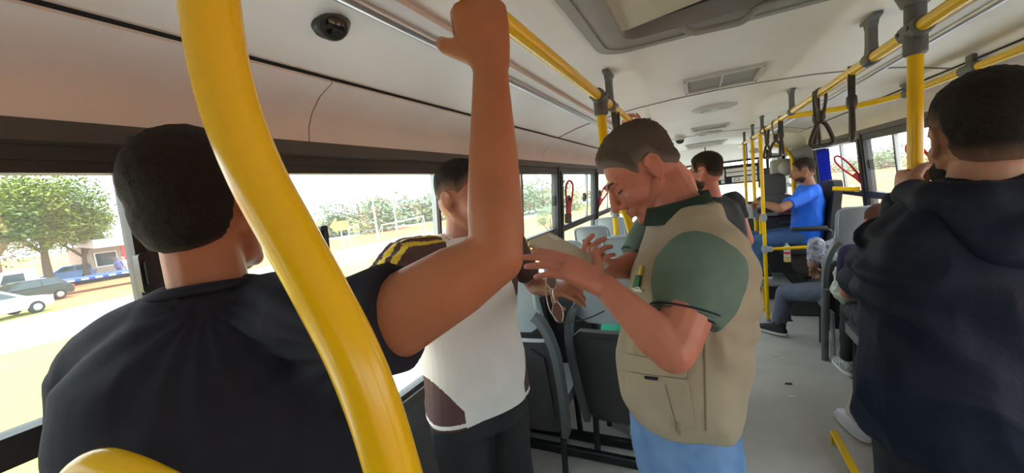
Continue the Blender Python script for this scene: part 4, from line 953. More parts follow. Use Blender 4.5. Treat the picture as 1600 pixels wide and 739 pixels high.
def hand(b, wrist, fwd, palm, ts, curls, s=1.0, thumb=None, spread=.06, wr=.029):
    """five fingers; ts = +1 when the thumb lies on the fwd x palm side"""
    f = Vector(fwd).normalized(); p = Vector(palm); p = (p - f * p.dot(f)).normalized(); sd = f.cross(p) * ts; w_ = Vector(wrist)
    b.loft([(w_ - f * .012 * s, sd * .026 * s, p * .019 * s), (w_ + f * .02 * s, sd * .033 * s, p * .018 * s), (w_ + f * .055 * s + sd * .002, sd * .040 * s, p * .0165 * s), (w_ + f * .085 * s, sd * .041 * s, p * .0135 * s), (w_ + f * .096 * s, sd * .036 * s, p * .010 * s)], 16, 2.6)
    K = [(.030, .086, (.043, .026, .021), .0092), (.010, .091, (.047, .030, .022), .0094), (-.011, .088, (.043, .028, .021), .009), (-.030, .080, (.034, .021, .018), .008)]
    for i, (o, l, L, r) in enumerate(K):
        a = w_ + f * l * s + sd * o * s; ang = 0; pts = [w_ + f * (l - .03) * s + sd * o * s * .9, a]; dirf = (f + sd * spread * (o / .03)).normalized()
        for q in range(3):
            ang += curls[i][q]; d = dirf * math.cos(ang) + p * math.sin(ang); a = a + d * L[q] * s; pts.append(a)
        b.chain(pts, [r * s, r * s * 1.04, r * s * .98, r * s * .9, r * s * .78])
    th = thumb or [(.55, .75, .25), (.85, .30, .35), (.95, .05, .2)]
    a = w_ + f * .018 * s + sd * .020 * s + p * .004 * s; pts = [a]
    for (q, L) in zip(th, (.045, .034, .027)):
        d = (f * q[0] + sd * q[1] + p * q[2]).normalized(); a = a + d * L * s; pts.append(a)
    b.chain(pts, [.017 * s, .0125 * s, .0108 * s, .0088 * s])
CURL = dict(relaxed=[(.35, .5, .35)] * 4, grip=[(1.1, 1.25, .8)] * 4, flat=[(.12, .15, .1)] * 4, half=[(.7, .8, .5)] * 4, point=[(.15, .2, .15), (1.0, 1.2, .7), (1.1, 1.3, .8), (1.2, 1.3, .8)])
def skin(name, col): return mat(name, col, .46, var=.07, vscale=16, bump=.12, bscale=170, sss=.12, spec=.35)
def shoe(parent, heel, d, m, sole_m, L=.28, W=.048, h_=.085, name='shoe'):
    d = Vector((d[0], d[1], 0)).normalized(); r = Vector((d.y, -d.x, 0)); hl = Vector(heel); hl.z = max(hl.z, 0)
    b = Blob(); z = Vector((0, 0, 1))
    b.loft([(hl + d * t * L + z * (.018 + hh * .5), r * w_ * W, d * .001 + z * 0) for t, w_, hh in ()] or [(hl + z * .016 + d * L * .5, r * W * .98, d * L * .5), (hl + z * .045 + d * L * .49, r * W * .96, d * L * .485), (hl + z * .062 + d * L * .42, r * W * .82, d * L * .36), (hl + z * (h_) + d * L * .27, r * W * .70, d * L * .24), (hl + z * (h_ + .02) + d * L * .24, r * W * .66, d * L * .20)], 24, 2.6)
    o = b.finish(name, m, parent, .006, 4)
    bm = BM(); b2 = Blob(); b2.bm.free(); b2.bm = bm
    b2.loft([(hl + z * .0 + d * L * .5, r * W * 1.02, d * L * .51), (hl + z * .022 + d * L * .5, r * W * 1.06, d * L * .52)], 26, 2.7); obj('sole', bm, sole_m, o, 40)
    return o
def torso_rings(hip, neck, right, fwd, W, D, T=(0, .22, .45, .70, .88, 1.0), sh=(0, 0, 0, 0, 0, 0), B=None):
    hip, neck = Vector(hip), Vector(neck); r = Vector(right).normalized(); f = Vector(fwd).normalized(); out = []
    for i, t in enumerate(T):
        c = hip.lerp(neck, t) + f * sh[i]; out.append((c, r * W[i], f * D[i], f * (B[i] if B else D[i])))
    return out
WHITE_SOLE = mat('white_rubber_sole', (.72, .71, .68), .6); BLACKCLOTH = mat('black_canvas', (.013, .014, .018), .8, bump=.2, bscale=300)
def simple_person(label, hp, hf, hup, neck, SL, SR, EL, ER, WL, WR, hip, KL, KR, AL, AR, fwd, mats, hands=(('half', None), ('half', None)), W=(.17, .165, .175, .20, .185, .07), D=(.12, .115, .12, .12, .095, .06), sleeve=.55, voxel=.009, base=None, hairkw=None, shoes=None, footdir=None, legr=(.088, .066, .05), hs=1.0, hemext=.06, shirt_disp=None, beard=None, armr=(.047, .040, .027), shr=None):
    """seated or standing figure for the middle and far distance; mats = skin, shirt, trousers, hair, shoe"""
    sk, shm, trm, hm, sm = mats; hip = Vector(hip); neck = Vector(neck)
    base = base or (hip.x, hip.y, 0)
    t = thing('person', label, 'person', base)
    M = frame(hf, hup, hp); f = Vector(fwd).normalized(); rt = f.cross(Vector((0, 0, 1))).normalized()
    b = Blob(); head(b, M, hs); b.chain([M @ Vector((0, -.02, -.06)), neck + Vector((0, 0, -.03))], [.052, .058])
    b.loft(torso_rings(hip, neck, rt, f, [w_ * .86 for w_ in W], [d_ * .84 for d_ in D]))
    for S, E_, W_, hd, ts in ((SL, EL, WL, hands[0], -1), (SR, ER, WR, hands[1], 1)):
        b.chain([S, Vector(S).lerp(E_, .5), E_], [armr[0] * 1.05, armr[0], armr[1]]); b.chain([E_, Vector(E_).lerp(W_, .35), W_], [armr[1], armr[1] * 1.02, armr[2]])
        fd = (Vector(W_) - Vector(E_)).normalized(); pl = Vector(hd[1]) if hd[1] else Vector((0, 0, -1))
        if abs(fd.dot(pl.normalized())) > .95: pl = f
        hand(b, W_, fd, pl, ts, CURL[hd[0]])
    for K, A in ((KL, AL), (KR, AR)):
        hj = hip + rt * (.085 if K is KR else -.085)
        b.chain([hj, K, A], [.07, .05, .035])
    b.finish('body', sk, t, voxel * .75, 4)
    sl = Blob(); sl.loft(torso_rings(hip + (hip - neck).normalized() * hemext, neck, rt, f, W, D))
    for S, E_, W_ in ((SL, EL, WL), (SR, ER, WR)):
        S = Vector(S); e = S.lerp(E_, min(1, sleeve)); r0 = shr or armr[0] * 1.45
        sl.ball(S, r0 * 1.02)
        if sleeve <= 1: sl.pipe([S, S.lerp(e, .5), e], [r0, r0 * .98, r0 * .95])
        else: sl.pipe([S, Vector(E_), Vector(E_).lerp(W_, .95)], [r0, armr[1] * 1.4, armr[2] * 1.4]); sl.ball(E_, armr[1] * 1.4)
    sl.finish('shirt', shm, t, voxel, 5, disp=shirt_disp or [wrinkle(.006, (8, 8, 6))])
    tr = Blob(); tr.ball(hip, (W[0] * .98, W[0] * .98, .12) if False else (max(D[0], .12) * 1.05, max(D[0], .12) * 1.05, .11))
    for K, A in ((KL, AL), (KR, AR)):
        hj = hip + rt * (.085 if K is KR else -.085)
        tr.pipe([hj, Vector(hj).lerp(K, .5), K], [legr[0], legr[0] * .93, legr[1]]); tr.ball(K, legr[1] * 1.02); tr.ball(hj, legr[0])
        tr.pipe([K, Vector(K).lerp(A, .5), A], [legr[1], legr[1] * .92, legr[2]])
    tr.finish('trousers', trm, t, voxel, 5, disp=[wrinkle(.005, (10, 10, 7), 4.0)])
    hair(M, hm, t, hs, **(hairkw or {}))
    if beard: hair(M, beard, t, hs, name='beard', beard=True, fadelen=.03)
    for A, fd in ((AL, (footdir or (f, f))[0]), (AR, (footdir or (f, f))[1])):
        A = Vector(A); d = Vector((fd[0], fd[1], 0)).normalized(); shoe(t, A - d * .07 + Vector((0, 0, -.10)), d, sm, WHITE_SOLE)
    return t
# ================================================================== the people
SK_A = skin('tan_skin', (.40, .148, .068)); SK_B = skin('light_tan_skin', (.50, .22, .14)); SK_C = skin('ruddy_skin', (.54, .205, .135)); SK_D = skin('medium_skin', (.42, .21, .135)); SK_F = skin('brown_skin', (.38, .185, .11))
H_BLACK = hairmat('black_cropped_hair', (.012, .011, .011), (.19, .09, .055)); H_FADE = hairmat('black_fade_hair', (.010, .010, .012), (.33, .18, .12)); H_DARK = hairmat('dark_brown_hair', (.022, .015, .012), (.20, .11, .075))
H_GREY = hairmat('greying_brown_hair', (.095, .073, .060), (.30, .25, .22)); H_BROWN = hairmat('reddish_brown_hair', (.12, .05, .03), (.2, .1, .07))

# ---- A: boy in the black T-shirt, back to us, right arm up on the rail
TEE = mat('black_cotton_tee', (.014, .015, .024), .85, var=.12, vscale=30, bump=.10, bscale=500, spec=.25)
t = thing('person', 'person in black T-shirt, back turned, right arm raised to the yellow rail', 'person', (-.62, .30, 0))
hc = P(322, 322, .685); hf = Vector((-.50, .86, -.06)); M = frame(hf, (-.03, .03, 1), hc)
nk = P(333, 462, .655); SR = P(560, 508, .60); SL = P(172, 572, .66)
tf = Vector((-.80, .60, 0)).normalized(); tr_ = tf.cross(Vector((0, 0, 1)))
EL_ = P(776, 402, .565); rail = PX(748, 5, LX); WR_ = P(766, 98, .605)
b = Blob(); head(b, M, 1.04, True, 1.08); b.chain([M @ V(0, -.028, -.05), nk + V(0, 0, -.03)], [.056, .058])
b.chain([SR, P(622, 494, .585), P(712, 440, .572), EL_], [.058, .0635, .0545, .041])
fm = EL_.lerp(WR_, .35)
b.chain([EL_, EL_.lerp(WR_, .22), EL_.lerp(WR_, .5), EL_.lerp(WR_, .8), WR_], [.039, .0425, .038, .031, .027])
# fist closed round the rail
hd = (Vector((LX, rail.y, RZ)) - WR_); pal = Vector((LX, rail.y + .0, RZ)) - (WR_ + hd.normalized() * .085)
fdir = (Vector((LX - .010, rail.y - .0, RZ + .008)) - WR_).normalized()
fdir = (P(742, -25, .625) - WR_).normalized(); hand(b, WR_, fdir, AZ + V(-.25, 0, 0), 1, [(1.0, 1.35, .9)] * 4, 1.12, [(.55, .75, .35), (.75, .1, .8), (.4, -.3, .9)], .02)
hip = V(nk.x - .01, nk.y - .02, .92)
b.loft(torso_rings(hip, nk, tr_, tf, (.15, .145, .15, .16, .14, .06), (.10, .10, .11, .11, .08, .05)))
for s in (-1, 1): b.chain([hip + tr_ * s * .09, V(hip.x + tr_.x * s * .10, hip.y + tr_.y * s * .10, .48), V(hip.x + tr_.x * s * .10, hip.y + tr_.y * s * .10, .1)], [.075, .05, .04])
SLa = SL + V(0, 0, -.06); eL = V(SL.x - .10, SL.y - .02, 1.13); wL = V(SL.x - .05, SL.y + .10, .95)
b.chain([SLa, eL, wL], [.05, .04, .028]); hand(b, wL, (wL - eL), V(.5, .5, 0), -1, CURL['relaxed'])
b.finish('body', SK_A, t, .0042, 10, .5)
sh = Blob(); q = nk
mid = SR.lerp(SL, .5)
sh.loft([(V(hip.x, hip.y, .84), tr_ * .205, tf * .13), (V(hip.x, hip.y, 1.02), tr_ * .20, tf * .125), (V(nk.x, nk.y - .01, 1.18), tr_ * .215, tf * .125, tf * .13), (V(nk.x, nk.y, 1.30), tr_ * .225, tf * .12, tf * .13), (V(nk.x, nk.y, 1.39), tr_ * .205, tf * .10, tf * .115), (V(nk.x, nk.y, 1.45), tr_ * .135, tf * .08, tf * .085), (nk + V(0, 0, .016), tr_ * .080, tf * .075)], 36, 2.3)
sh.ball(SL, (.07, .07, .075)); sh.chain([nk + tr_ * -.06 + V(0, 0, -.035), SL + V(0, 0, .01)], [.06, .066]); sh.pipe([SL, SLa.lerp(eL, .4), SLa.lerp(eL, .72)], [.075, .073, .072])
sh.chain([nk + tr_ * .06 + V(0, 0, -.035), SR.lerp(nk, .35), SR], [.062, .072, .072]); sh.chain([V(nk.x, nk.y, 1.28) + tr_ * .14, SR], [.09, .074])
se = P(628, 493, .583); sh.pipe([SR, SR.lerp(se, .5), se], [.080, .081, .082])
sh.finish('t_shirt', TEE, t, .0055, 8, .5, disp=[masked(fan(SR + V(0, 0, -.02), tf, 15, .0042, .09, .40), SR, tr_, .0), fan(nk, tf, 17, .0035, .06, .34, 1.0), wrinkle(.004, (6, 6, 4)), drape(tr_, 42, .0025, 1.35, 1.0)])
bm = BM(); cen = nk + V(0, 0, .012); pts = [cen + tr_ * (.079 * math.cos(a)) + tf * (.074 * math.sin(a)) + V(0, 0, .012 * math.sin(a) * -1) for a in [2 * PI * k / 40 for k in range(40)]]; tube(bm, pts, .0085, 8, closed=True); obj('collar_band', bm, TEE, t, True)
hair(M, H_BLACK, t, 1.04, .012, .009, [(-.12, -.094), (-.075, -.090), (-.05, -.072), (-.035, .000), (.012, .016), (.022, -.018), (.040, -.012), (.048, .030), (.066, .062), (.080, .078), (.11, .082)], .032)
tr = Blob(); tr.loft([(V(hip.x, hip.y, .98), tr_ * .17, tf * .12), (V(hip.x, hip.y, .86), tr_ * .175, tf * .125), (V(hip.x, hip.y, .78), tr_ * .17, tf * .12)], 28)
for s in (-1, 1): c = hip + tr_ * s * .092; tr.pipe([V(c.x, c.y, .86), V(c.x, c.y, .48), V(c.x, c.y, .10)], [.09, .07, .055])
tr.finish('trousers', mat('dark_denim', (.03, .04, .07), .8, bump=.2, bscale=300), t, .01, 4)
for s in (-1, 1): c = hip + tr_ * s * .092; shoe(t, V(c.x, c.y, 0) - tf * .08, tf, BLACKCLOTH, WHITE_SOLE)

# ---- B: young man in the white and brown jersey
WJ = bpy.data.materials.new('white_brown_jersey')
t = thing('person', 'young person in white football jersey with brown shoulders and yellow stripes', 'person', (-.76, 1.15, 0))
bf = Vector((.90, -.44, 0)).normalized(); br = bf.cross(Vector((0, 0, 1)))
hc = P(727, 310, 1.33); M = frame((.97, -.12, -.10), (0, 0, 1), hc); nk = P(720, 371, 1.34)
SR = nk + br * .195 + V(0, 0, -.035); SL = nk - br * .185 + V(0, 0, -.04)
hip = V(nk.x - .01, nk.y + .005, .90)
ER = P(575, 492, 1.12); WR = P(535, 600, 1.08)
EL = P(838, 446, 1.50); WL = P(866, 449, 1.37); sLe = P(822, 416, 1.50)
SL = SL + V(.02, 0, -.02)
b = Blob(); head(b, M, 1.0, True); b.chain([M @ V(0, -.02, -.06), nk + V(0, 0, -.03)], [.054, .060])
b.loft(torso_rings(hip, nk, br, bf, (.14, .13, .14, .15, .12, .06), (.09, .09, .10, .10, .08, .05)))
b.chain([SR, ER, WR], [.048, .040, .027]); hand(b, WR, WR - ER, V(0, 1, 0), 1, CURL['relaxed'])
b.chain([SL, EL, EL.lerp(WL, .4), WL], [.046, .038, .036, .027]); hand(b, WL, P(905, 452, 1.24) - WL, V(.2, .5, -.8), -1, [(.25, .35, .3), (.6, .8, .5), (.7, .9, .6), (.8, .9, .6)], .95)
for s in (-1, 1): c = hip + br * s * .09; b.chain([c, V(c.x, c.y, .48), V(c.x, c.y, .10)], [.07, .05, .038])
b.finish('body', SK_B, t, .005, 8)
sh = Blob(); sh.loft([(V(hip.x, hip.y, .865), br * .20, bf * .135), (V(hip.x, hip.y, 1.0), br * .19, bf * .13), (V(hip.x, hip.y, 1.15), br * .185, bf * .13), (V(nk.x, nk.y, 1.29), br * .20, bf * .125), (V(nk.x, nk.y, 1.385), br * .185, bf * .10), (V(nk.x, nk.y, 1.43), br * .12, bf * .08), (nk + V(0, 0, -.0), br * .068, bf * .064)], 32, 2.3)
for s, S in ((1, SR), (-1, SL)): sh.chain([nk + br * s * .06 + V(0, 0, -.04), S], [.055, .066])
sh.pipe([SR, SR.lerp(ER, .4), SR.lerp(ER, .85)], [.072, .074, .074]); sh.pipe([SL, SL.lerp(EL, .4), SL.lerp(EL, .74)], [.064, .056, .048])
jersey = sh.finish('jersey', None, t, .0042, 9, disp=[wrinkle(.006, (7, 7, 4)), fan(SR, br, 9, .004, .08, .3), drape(bf, 38, .004, 1.2, .95)])
me = jersey.data; CJ = [mat('off_white_jersey', (.84, .79, .74), .7, bump=.12, bscale=400, var=.03), mat('brown_jersey', (.095, .045, .042), .75, bump=.12, bscale=400), mat('yellow_stripe', (.78, .58, .05), .7)]
for c_ in CJ: me.materials.append(c_)
for p in me.polygons:
    c = Vector(p.center); d = c - nk; sr = d.dot(br); fw_ = d.dot(bf); z = c.z; k = 0
    wside = abs(sr)
    if z > 1.24 and wside > .088 + .35 * max(0, 1.40 - z): k = 1
    if wside > .20: k = 1
    if z < 1.05 and wside > .125 + .0 and z < .88 + (wside - .10) * 1.7: k = 1
    if k == 1 and z > 1.10 and wside > .05:
        S_, E2 = (SR, ER) if sr > 0 else (SL, EL); n0 = nk + (S_ - nk) * .25 + V(0, 0, -.03)
        best = None
        for a0, a1 in ((n0, S_), (S_, E2)):
            ax2 = a1 - a0; tt = min(1, max(0, (c - a0).dot(ax2) / ax2.length_squared)); rr_ = c - (a0 + ax2 * tt)
            if best is None or rr_.length < best[0]: best = (rr_.length, rr_, ax2.normalized())
        _, rr_, d2 = best; out = V(0, 0, 1) + br * (.9 if sr > 0 else -.9); out = (out - d2 * out.dot(d2)).normalized(); th_ = math.atan2(rr_.dot(-bf), rr_.dot(out))
        if -.42 < th_ < -.14 or -.92 < th_ < -.64: k = 2
    if z < .885 and k == 1 and .872 < z: k = 0
    p.material_index = k
bm = BM(); pts = [nk + V(0, 0, -.002) + br * .071 * math.cos(a) + bf * .068 * math.sin(a) - V(0, 0, .02) * max(0, math.sin(a)) for a in [2 * PI * k / 36 for k in range(36)]]; tube(bm, pts, .0075, 8, closed=True); obj('collar', bm, CJ[1], t, True)
bm = BM()
for k in range(46):
    a = 2 * PI * k / 46; c = nk + V(0, 0, .014) + br * .072 * math.cos(a) + bf * .075 * math.sin(a) - V(0, 0, .075) * max(0, math.sin(a)) ** 2 + bf * .03 * max(0, math.sin(a)) ** 2
    r_ = bmesh.ops.create_uvsphere(bm, u_segments=8, v_segments=6, radius=.0046)
    for v in r_['verts']: v.co += c
obj('silver_chain', bm, mat('silver', (.7, .7, .7), .2, 1.0), t)
hair(M, H_FADE, t, 1.0, .018, .004, [(-.12, -.02), (-.075, -.02), (-.045, .0), (-.03, .012), (.012, .018), (.022, .010), (.034, .018), (.046, .036), (.066, .060), (.080, .074), (.11, .078)], .05)
tr = Blob(); tr.loft([(V(hip.x, hip.y, .98), br * .165, bf * .115), (V(hip.x, hip.y, .80), br * .175, bf * .125)], 28)
for s in (-1, 1): c = hip + br * s * .095; tr.pipe([V(c.x, c.y, .86), V(c.x, c.y, .48), V(c.x, c.y, .10)], [.098, .088, .066])
tr.finish('black_trousers', mat('black_track_cloth', (.013, .013, .016), .7, bump=.2, bscale=250), t, .009, 4, disp=[wrinkle(.006, (9, 9, 4), 2.0)])
for s in (-1, 1): c = hip + br * s * .095; shoe(t, V(c.x, c.y, 0) - bf * .08, bf, BLACKCLOTH, WHITE_SOLE)

# ---- C: man in the beige vest with the tablet
VEST = mat('khaki_vest_cloth', (.40, .335, .235), .85, var=.06, vscale=9, bump=.22, bscale=420); POLO = mat('green_polo_knit', (.125, .195, .155), .85, var=.05, vscale=14, bump=.15, bscale=500)
DPOLO = mat('dark_green_knit', (.07, .125, .10), .85); NAVYRIB = mat('navy_rib', (.012, .014, .035), .8); JEANS = mat('blue_denim', (.115, .235, .47), .85, vscale=14, col2=(.19, .33, .58), bump=.3, bscale=350)
t = thing('person', 'grey-haired person in beige vest and green polo looking down at a tablet', 'person', (-.04, 1.1, 0))
cf = Vector((-.965, -.26, 0)).normalized(); cr = cf.cross(Vector((0, 0, 1))); cl = -cr       # cl points to the camera side (his left)
hc = P(1000, 270, 1.07); M = frame((-.74, -.40, -.56), (-.22, 0, 1), hc)
nk = P(1064, 322, 1.02)
SL = P(1092, 428, .885); ELb = P(1052, 550, .79); WLb = P(944, 447, .865)
SR = nk + cr * .20 + V(0, 0, -.06); ERb = P(1000, 412, 1.20); WRb = P(962, 420, 1.10)
hip = V(-.075, 1.10, .95)
b = Blob(); head(b, M, 1.0, True, 1.12); b.chain([M @ V(0, -.03, -.05), nk + V(.0, 0, -.03)], [.062, .068]); b.chain([M @ V(0, .02, -.085), nk + cf * .03 + V(0, 0, -.05)], [.040, .050])
b.loft(torso_rings(hip, nk, cr, cf, (.12, .12, .12, .12, .09, .05), (.09, .09, .09, .075, .055, .045)))
b.chain([SL, SL.lerp(ELb, .5), SL.lerp(ELb, .85), ELb], [.060, .056, .050, .044]); b.chain([ELb, ELb.lerp(WLb, .25), ELb.lerp(WLb, .6), WLb], [.0435, .047, .037, .0285])
b.chain([SR, SR.lerp(ERb, .5), ERb], [.058, .052, .044]); b.chain([ERb, ERb.lerp(WRb, .3), WRb], [.044, .044, .029])
# tablet frame: corners from the photograph, real thickness
TB, TC, TA = P(858, 365, 1.02), P(952, 416, .99), P(824, 378, .935)
te1 = (TC - TB); te2 = (TA - TB); tn = te1.cross(te2).normalized()
if tn.dot(CAM - TB) > 0: tn = -tn
tcen = TB + te1 / 2 + te2 / 2
# left hand under the tablet: fingers reach to its far-left corner, thumb over the near edge
tip = P(850, 392, .905); fdl = (tip - WLb).normalized()
hand(b, WLb, (P(880, 413, .875) - WLb), tn * .9 + te2.normalized() * -.2, -1, [(.26, .18, .10), (.32, .20, .12), (.38, .24, .15), (.44, .30, .2)], 1.06, [(.25, .95, -.05), (.32, .9, -.02), (.15, .9, .25)], .0)
hand(b, WRb, (P(922, 412, 1.05) - WRb), -tn + V(0, .2, 0), 1, [(.7, .8, .5), (1.0, 1.0, .6), (1.1, 1.1, .6), (1.1, 1.1, .6)], .98, [(.7, .6, .3), (.9, .2, .4), (.9, 0, .3)])
for s in (-1, 1): c = hip + cr * s * .09 + V(0, 0, -.08); b.chain([c, V(c.x, c.y, .48), V(c.x, c.y, .10)], [.06, .05, .042])
b.finish('body', SK_C, t, .0034, 5, .45)
# polo shirt: collar, sleeves, inner body
po = Blob(); po.loft(torso_rings(hip, nk, cr, cf, (.15, .15, .155, .155, .12, .06), (.11, .12, .12, .10, .08, .06)), 28)
po.chain([nk + cl * .06 + V(0, 0, -.07), SL], [.045, .07]); seL = P(1070, 500, .848)
po.pipe([SL + V(.0, 0, .01), SL.lerp(seL, .5), seL], [.098, .090, .070]); po.ball(SL, .098)
po.chain([nk + cr * .06 + V(0, 0, -.07), SR], [.045, .07]); po.ball(SR, .085); po.pipe([SR, SR.lerp(ERb, .5), SR.lerp(ERb, .93)], [.085, .080, .072])
po.finish('polo_shirt', POLO, t, .006, 7, disp=[wrinkle(.004, (7, 7, 5)), fan(SL + cl * .05, cl, 5, .0012, .06, .2)])
d_ = (seL - SL).normalized(); d_ = (d_ + V(.05, 0, -.35)).normalized()
eR = SR.lerp(ERb, .93); dR = (ERb - SR).normalized()
for e_, dd, r0, rows_ in ((seL, d_, .0665, ((.0, NAVYRIB, .0032), (-.009, DPOLO, .0022), (-.015, NAVYRIB, .0022))), (eR, dR, .0700, ((.0, NAVYRIB, .0032),))):
    u = dd.orthogonal().normalized(); w_ = dd.cross(u)
    for off, m_, tr0 in rows_:
        bm = BM(); rr0 = r0 - off * .6; tube(bm, [e_ + dd * (off - .003) + (u * math.cos(a) + w_ * math.sin(a)) * rr0 for a in [2 * PI * k / 48 for k in range(48)]], tr0, 8, closed=True); obj('sleeve_rib', bm, m_, t, True)
# collar: folded band round the neck, open at the throat
bm = BM(); n = 30; rows = [[], [], []]
for k in range(n + 1):
    a = -PI * .92 + 2 * PI * .92 * k / n - PI / 2; ax_ = cr * math.cos(a) + cf * math.sin(a); back = .5 - .5 * math.sin(a)
    o_ = nk + V(0, 0, -.012) + cf * .012
    rows[0].append(bm.verts.new(o_ + ax_ * .072 + V(0, 0, .010 + .030 * back))); rows[1].append(bm.verts.new(o_ + ax_ * .080 + V(0, 0, .016 + .032 * back))); rows[2].append(bm.verts.new(o_ + ax_ * .094 + V(0, 0, -.030 + .022 * back)))
for i in (0, 1):
    for k in range(n): bm.faces.new((rows[i][k], rows[i][k + 1], rows[i + 1][k + 1], rows[i + 1][k]))
bmesh.ops.solidify(bm, geom=bm.faces[:], thickness=.005); obj('collar', bm, DPOLO, t, True)
# vest: body shell that leaves the sleeve openings free
ve = Blob(); Z = lambda z, dx=0.0: V(hip.x + .06 * (z - .95) / .5 + dx, hip.y, z)
ve.loft([(Z(.975), cr * .195, cf * .150, cf * .135), (Z(1.02), cr * .205, cf * .172, cf * .140), (Z(1.10), cr * .205, cf * .182, cf * .140), (Z(1.20), cr * .200, cf * .172, cf * .140), (Z(1.30), cr * .192, cf * .168, cf * .142), (Z(1.38), cr * .180, cf * .148, cf * .130), (Z(1.435), cr * .155, cf * .118, cf * .110), (nk + V(.005, 0, -.040), cr * .120, cf * .085, cf * .095), (nk + V(.010, 0, -.012), cr * .098, cf * .070, cf * .088), (nk + V(.012, 0, .002), cr * .088, cf * .062, cf * .080)], 40, 2.35)
ve.chain([nk + cl * .06 + V(.01, 0, -.05), P(1106, 396, .905)], [.058, .078]); ve.chain([nk + cr * .06 + V(.01, 0, -.05), nk + cr * .15 + V(.01, 0, -.065)], [.058, .058])
vest = ve.finish('vest', VEST, t, .0055, 8, disp=[wrinkle(.006, (7, 7, 4), 9.0), fan(SL + V(0, 0, -.08), cl, 11, .004, .14, .36, .6), drape(cf, 36, .003, 1.25, 1.0)])
def on_vest(px, py, off=.004):
    """point on the vest surface under a pixel"""
    r = ray(px, py).normalized(); w_ = vest.matrix_basis.inverted() if False else None
    o_ = CAM - t.location; ok, loc, nor, idx = vest.ray_cast(o_ - vest.location + t.location * 0 + (vest.location * -1 if False else Vector((0, 0, 0))), r) if False else (False, None, None, None)
    return None
from mathutils.bvhtree import BVHTree
BV = BVHTree.FromPolygons([v.co.copy() for v in vest.data.vertices], [tuple(p.vertices) for p in vest.data.polygons])
def hit(px, py, off=.004, bv=None):
    loc, nor, i, d = (bv or BV).ray_cast(CAM, ray(px, py).normalized())
    return loc + nor * off if loc is not None else None
def patch(name, poly, m, parent, th=.005, sub=6, off=.003, bv=None):
    """cloth patch that follows the garment: quad given by four pixels"""
    bm = BM(); a, b_, c, d = [Vector((p[0], p[1], 0)) for p in poly]; G = []
    for lay in (0, 1):
        g = []
        for i in range(sub + 1):
            row = []
            for j in range(sub + 1):
                q = a.lerp(b_, j / sub).lerp(d.lerp(c, j / sub), i / sub); h_ = hit(q.x, q.y, off + (th if lay else -.004), bv)
                row.append(h_)
            g.append(row)
        G.append(g)
    if any(x is None for g in G for r_ in g for x in r_): bm.free(); return None
    Gv = [[[bm.verts.new(x) for x in r_] for r_ in g] for g in G]
    for lay in (0, 1):
        for i in range(sub):
            for j in range(sub): bm.faces.new((Gv[lay][i][j], Gv[lay][i][j + 1], Gv[lay][i + 1][j + 1], Gv[lay][i + 1][j]))
    for i in range(sub):
        for j in (0, sub): bm.faces.new((Gv[0][i][j], Gv[0][i + 1][j], Gv[1][i + 1][j], Gv[1][i][j])); bm.faces.new((Gv[0][j][i], Gv[0][j][i + 1], Gv[1][j][i + 1], Gv[1][j][i]))
    return obj(name, bm, m, parent, 40)
patch('pocket_flap', [(974, 552), (1074, 566), (1072, 590), (978, 578)], VEST, vest, .006, 8)
patch('pocket', [(980, 580), (1074, 592), (1086, 668), (1000, 630)], VEST, vest, .004, 8, .002)
patch('pocket_tab', [(1010, 586), (1030, 588), (1029, 592), (1012, 590)], BLACKCLOTH, vest, .002, 2, .010)
patch('side_seam', [(1099, 520), (1101, 520), (1104, 672), (1102, 672)], mat('vest_seam', (.22, .18, .12), .9), vest, .0015, 10, .001)
patch('front_seam', [(1040, 600), (1042, 600), (1062, 676), (1060, 676)], mat('vest_seam', ()), vest, .0015, 8, .005)
patch('chest_emblem', [(996, 432), (1003, 432), (1001, 451), (992, 449)], mat('emblem_green', (.04, .16, .07), .6), vest, .002, 3, .005)
patch('emblem_ray', [(1003, 416), (1007, 416), (1004, 431), (1000, 431)], mat('emblem_yellow', (.75, .62, .12), .6), vest, .002, 2, .005)
patch('emblem_base', [(991, 449), (1001, 448), (1008, 456), (995, 455)], mat('emblem_white', (.7, .7, .62), .6), vest, .002, 2, .005)
patch('white_lining', [(983, 436), (988, 432), (986, 470), (976, 470)], mat('white_lining', (.72, .74, .82), .7), vest, .002, 4, .004)
hair(M, H_GREY, t, 1.0, .020, .007, [(-.12, -.055), (-.075, -.05), (-.045, -.025), (-.03, .012), (.012, .018), (.022, -.006), (.032, .004), (.046, .036), (.066, .060), (.080, .072), (.11, .076)], .04, rough=.004)
bm = BM()
for x in (-1, 1): tube(bm, smoothpath([M @ (V(x * .014, .100, .022) * 1.0), M @ (V(x * .030, .0935, .030) * 1.0), M @ (V(x * .048, .078, .024) * 1.0)], 4), [.0018, .0026, .003, .003, .003, .003, .0026, .002, .0014], 8)
obj('eyebrows', bm, mat('eyebrow_hair', (.05, .035, .028), .9), t)
bm = BM()
for x in (-1, 1): tube(bm, smoothpath([M @ (V(x * .019, .0855, .0) * 1.0), M @ (V(x * .031, .0895, -.004) * 1.0), M @ (V(x * .044, .0815, .0) * 1.0)], 4), .0016, 6)
obj('lashes', bm, mat('lash_dark', (.02, .015, .012), .9), t)
je = Blob(); je.loft([(V(hip.x, hip.y, 1.02), cr * .172, cf * .135), (V(hip.x, hip.y, .88), cr * .18, cf * .14), (V(hip.x, hip.y, .80), cr * .178, cf * .135)], 28)
for s in (-1, 1): c = hip + cr * s * .10; je.pipe([V(c.x, c.y, .88), V(c.x, c.y, .48), V(c.x - .02, c.y, .10)], [.102, .080, .065])
jn = je.finish('jeans', JEANS, t, .008, 5, disp=[wrinkle(.006, (11, 11, 6), 6.0)])
for s in (-1, 1): c = hip + cr * s * .10; shoe(t, V(c.x - .02, c.y, 0) - cf * .08, cf, mat('brown_leather', (.06, .035, .02), .5), BLACKCLOTH)
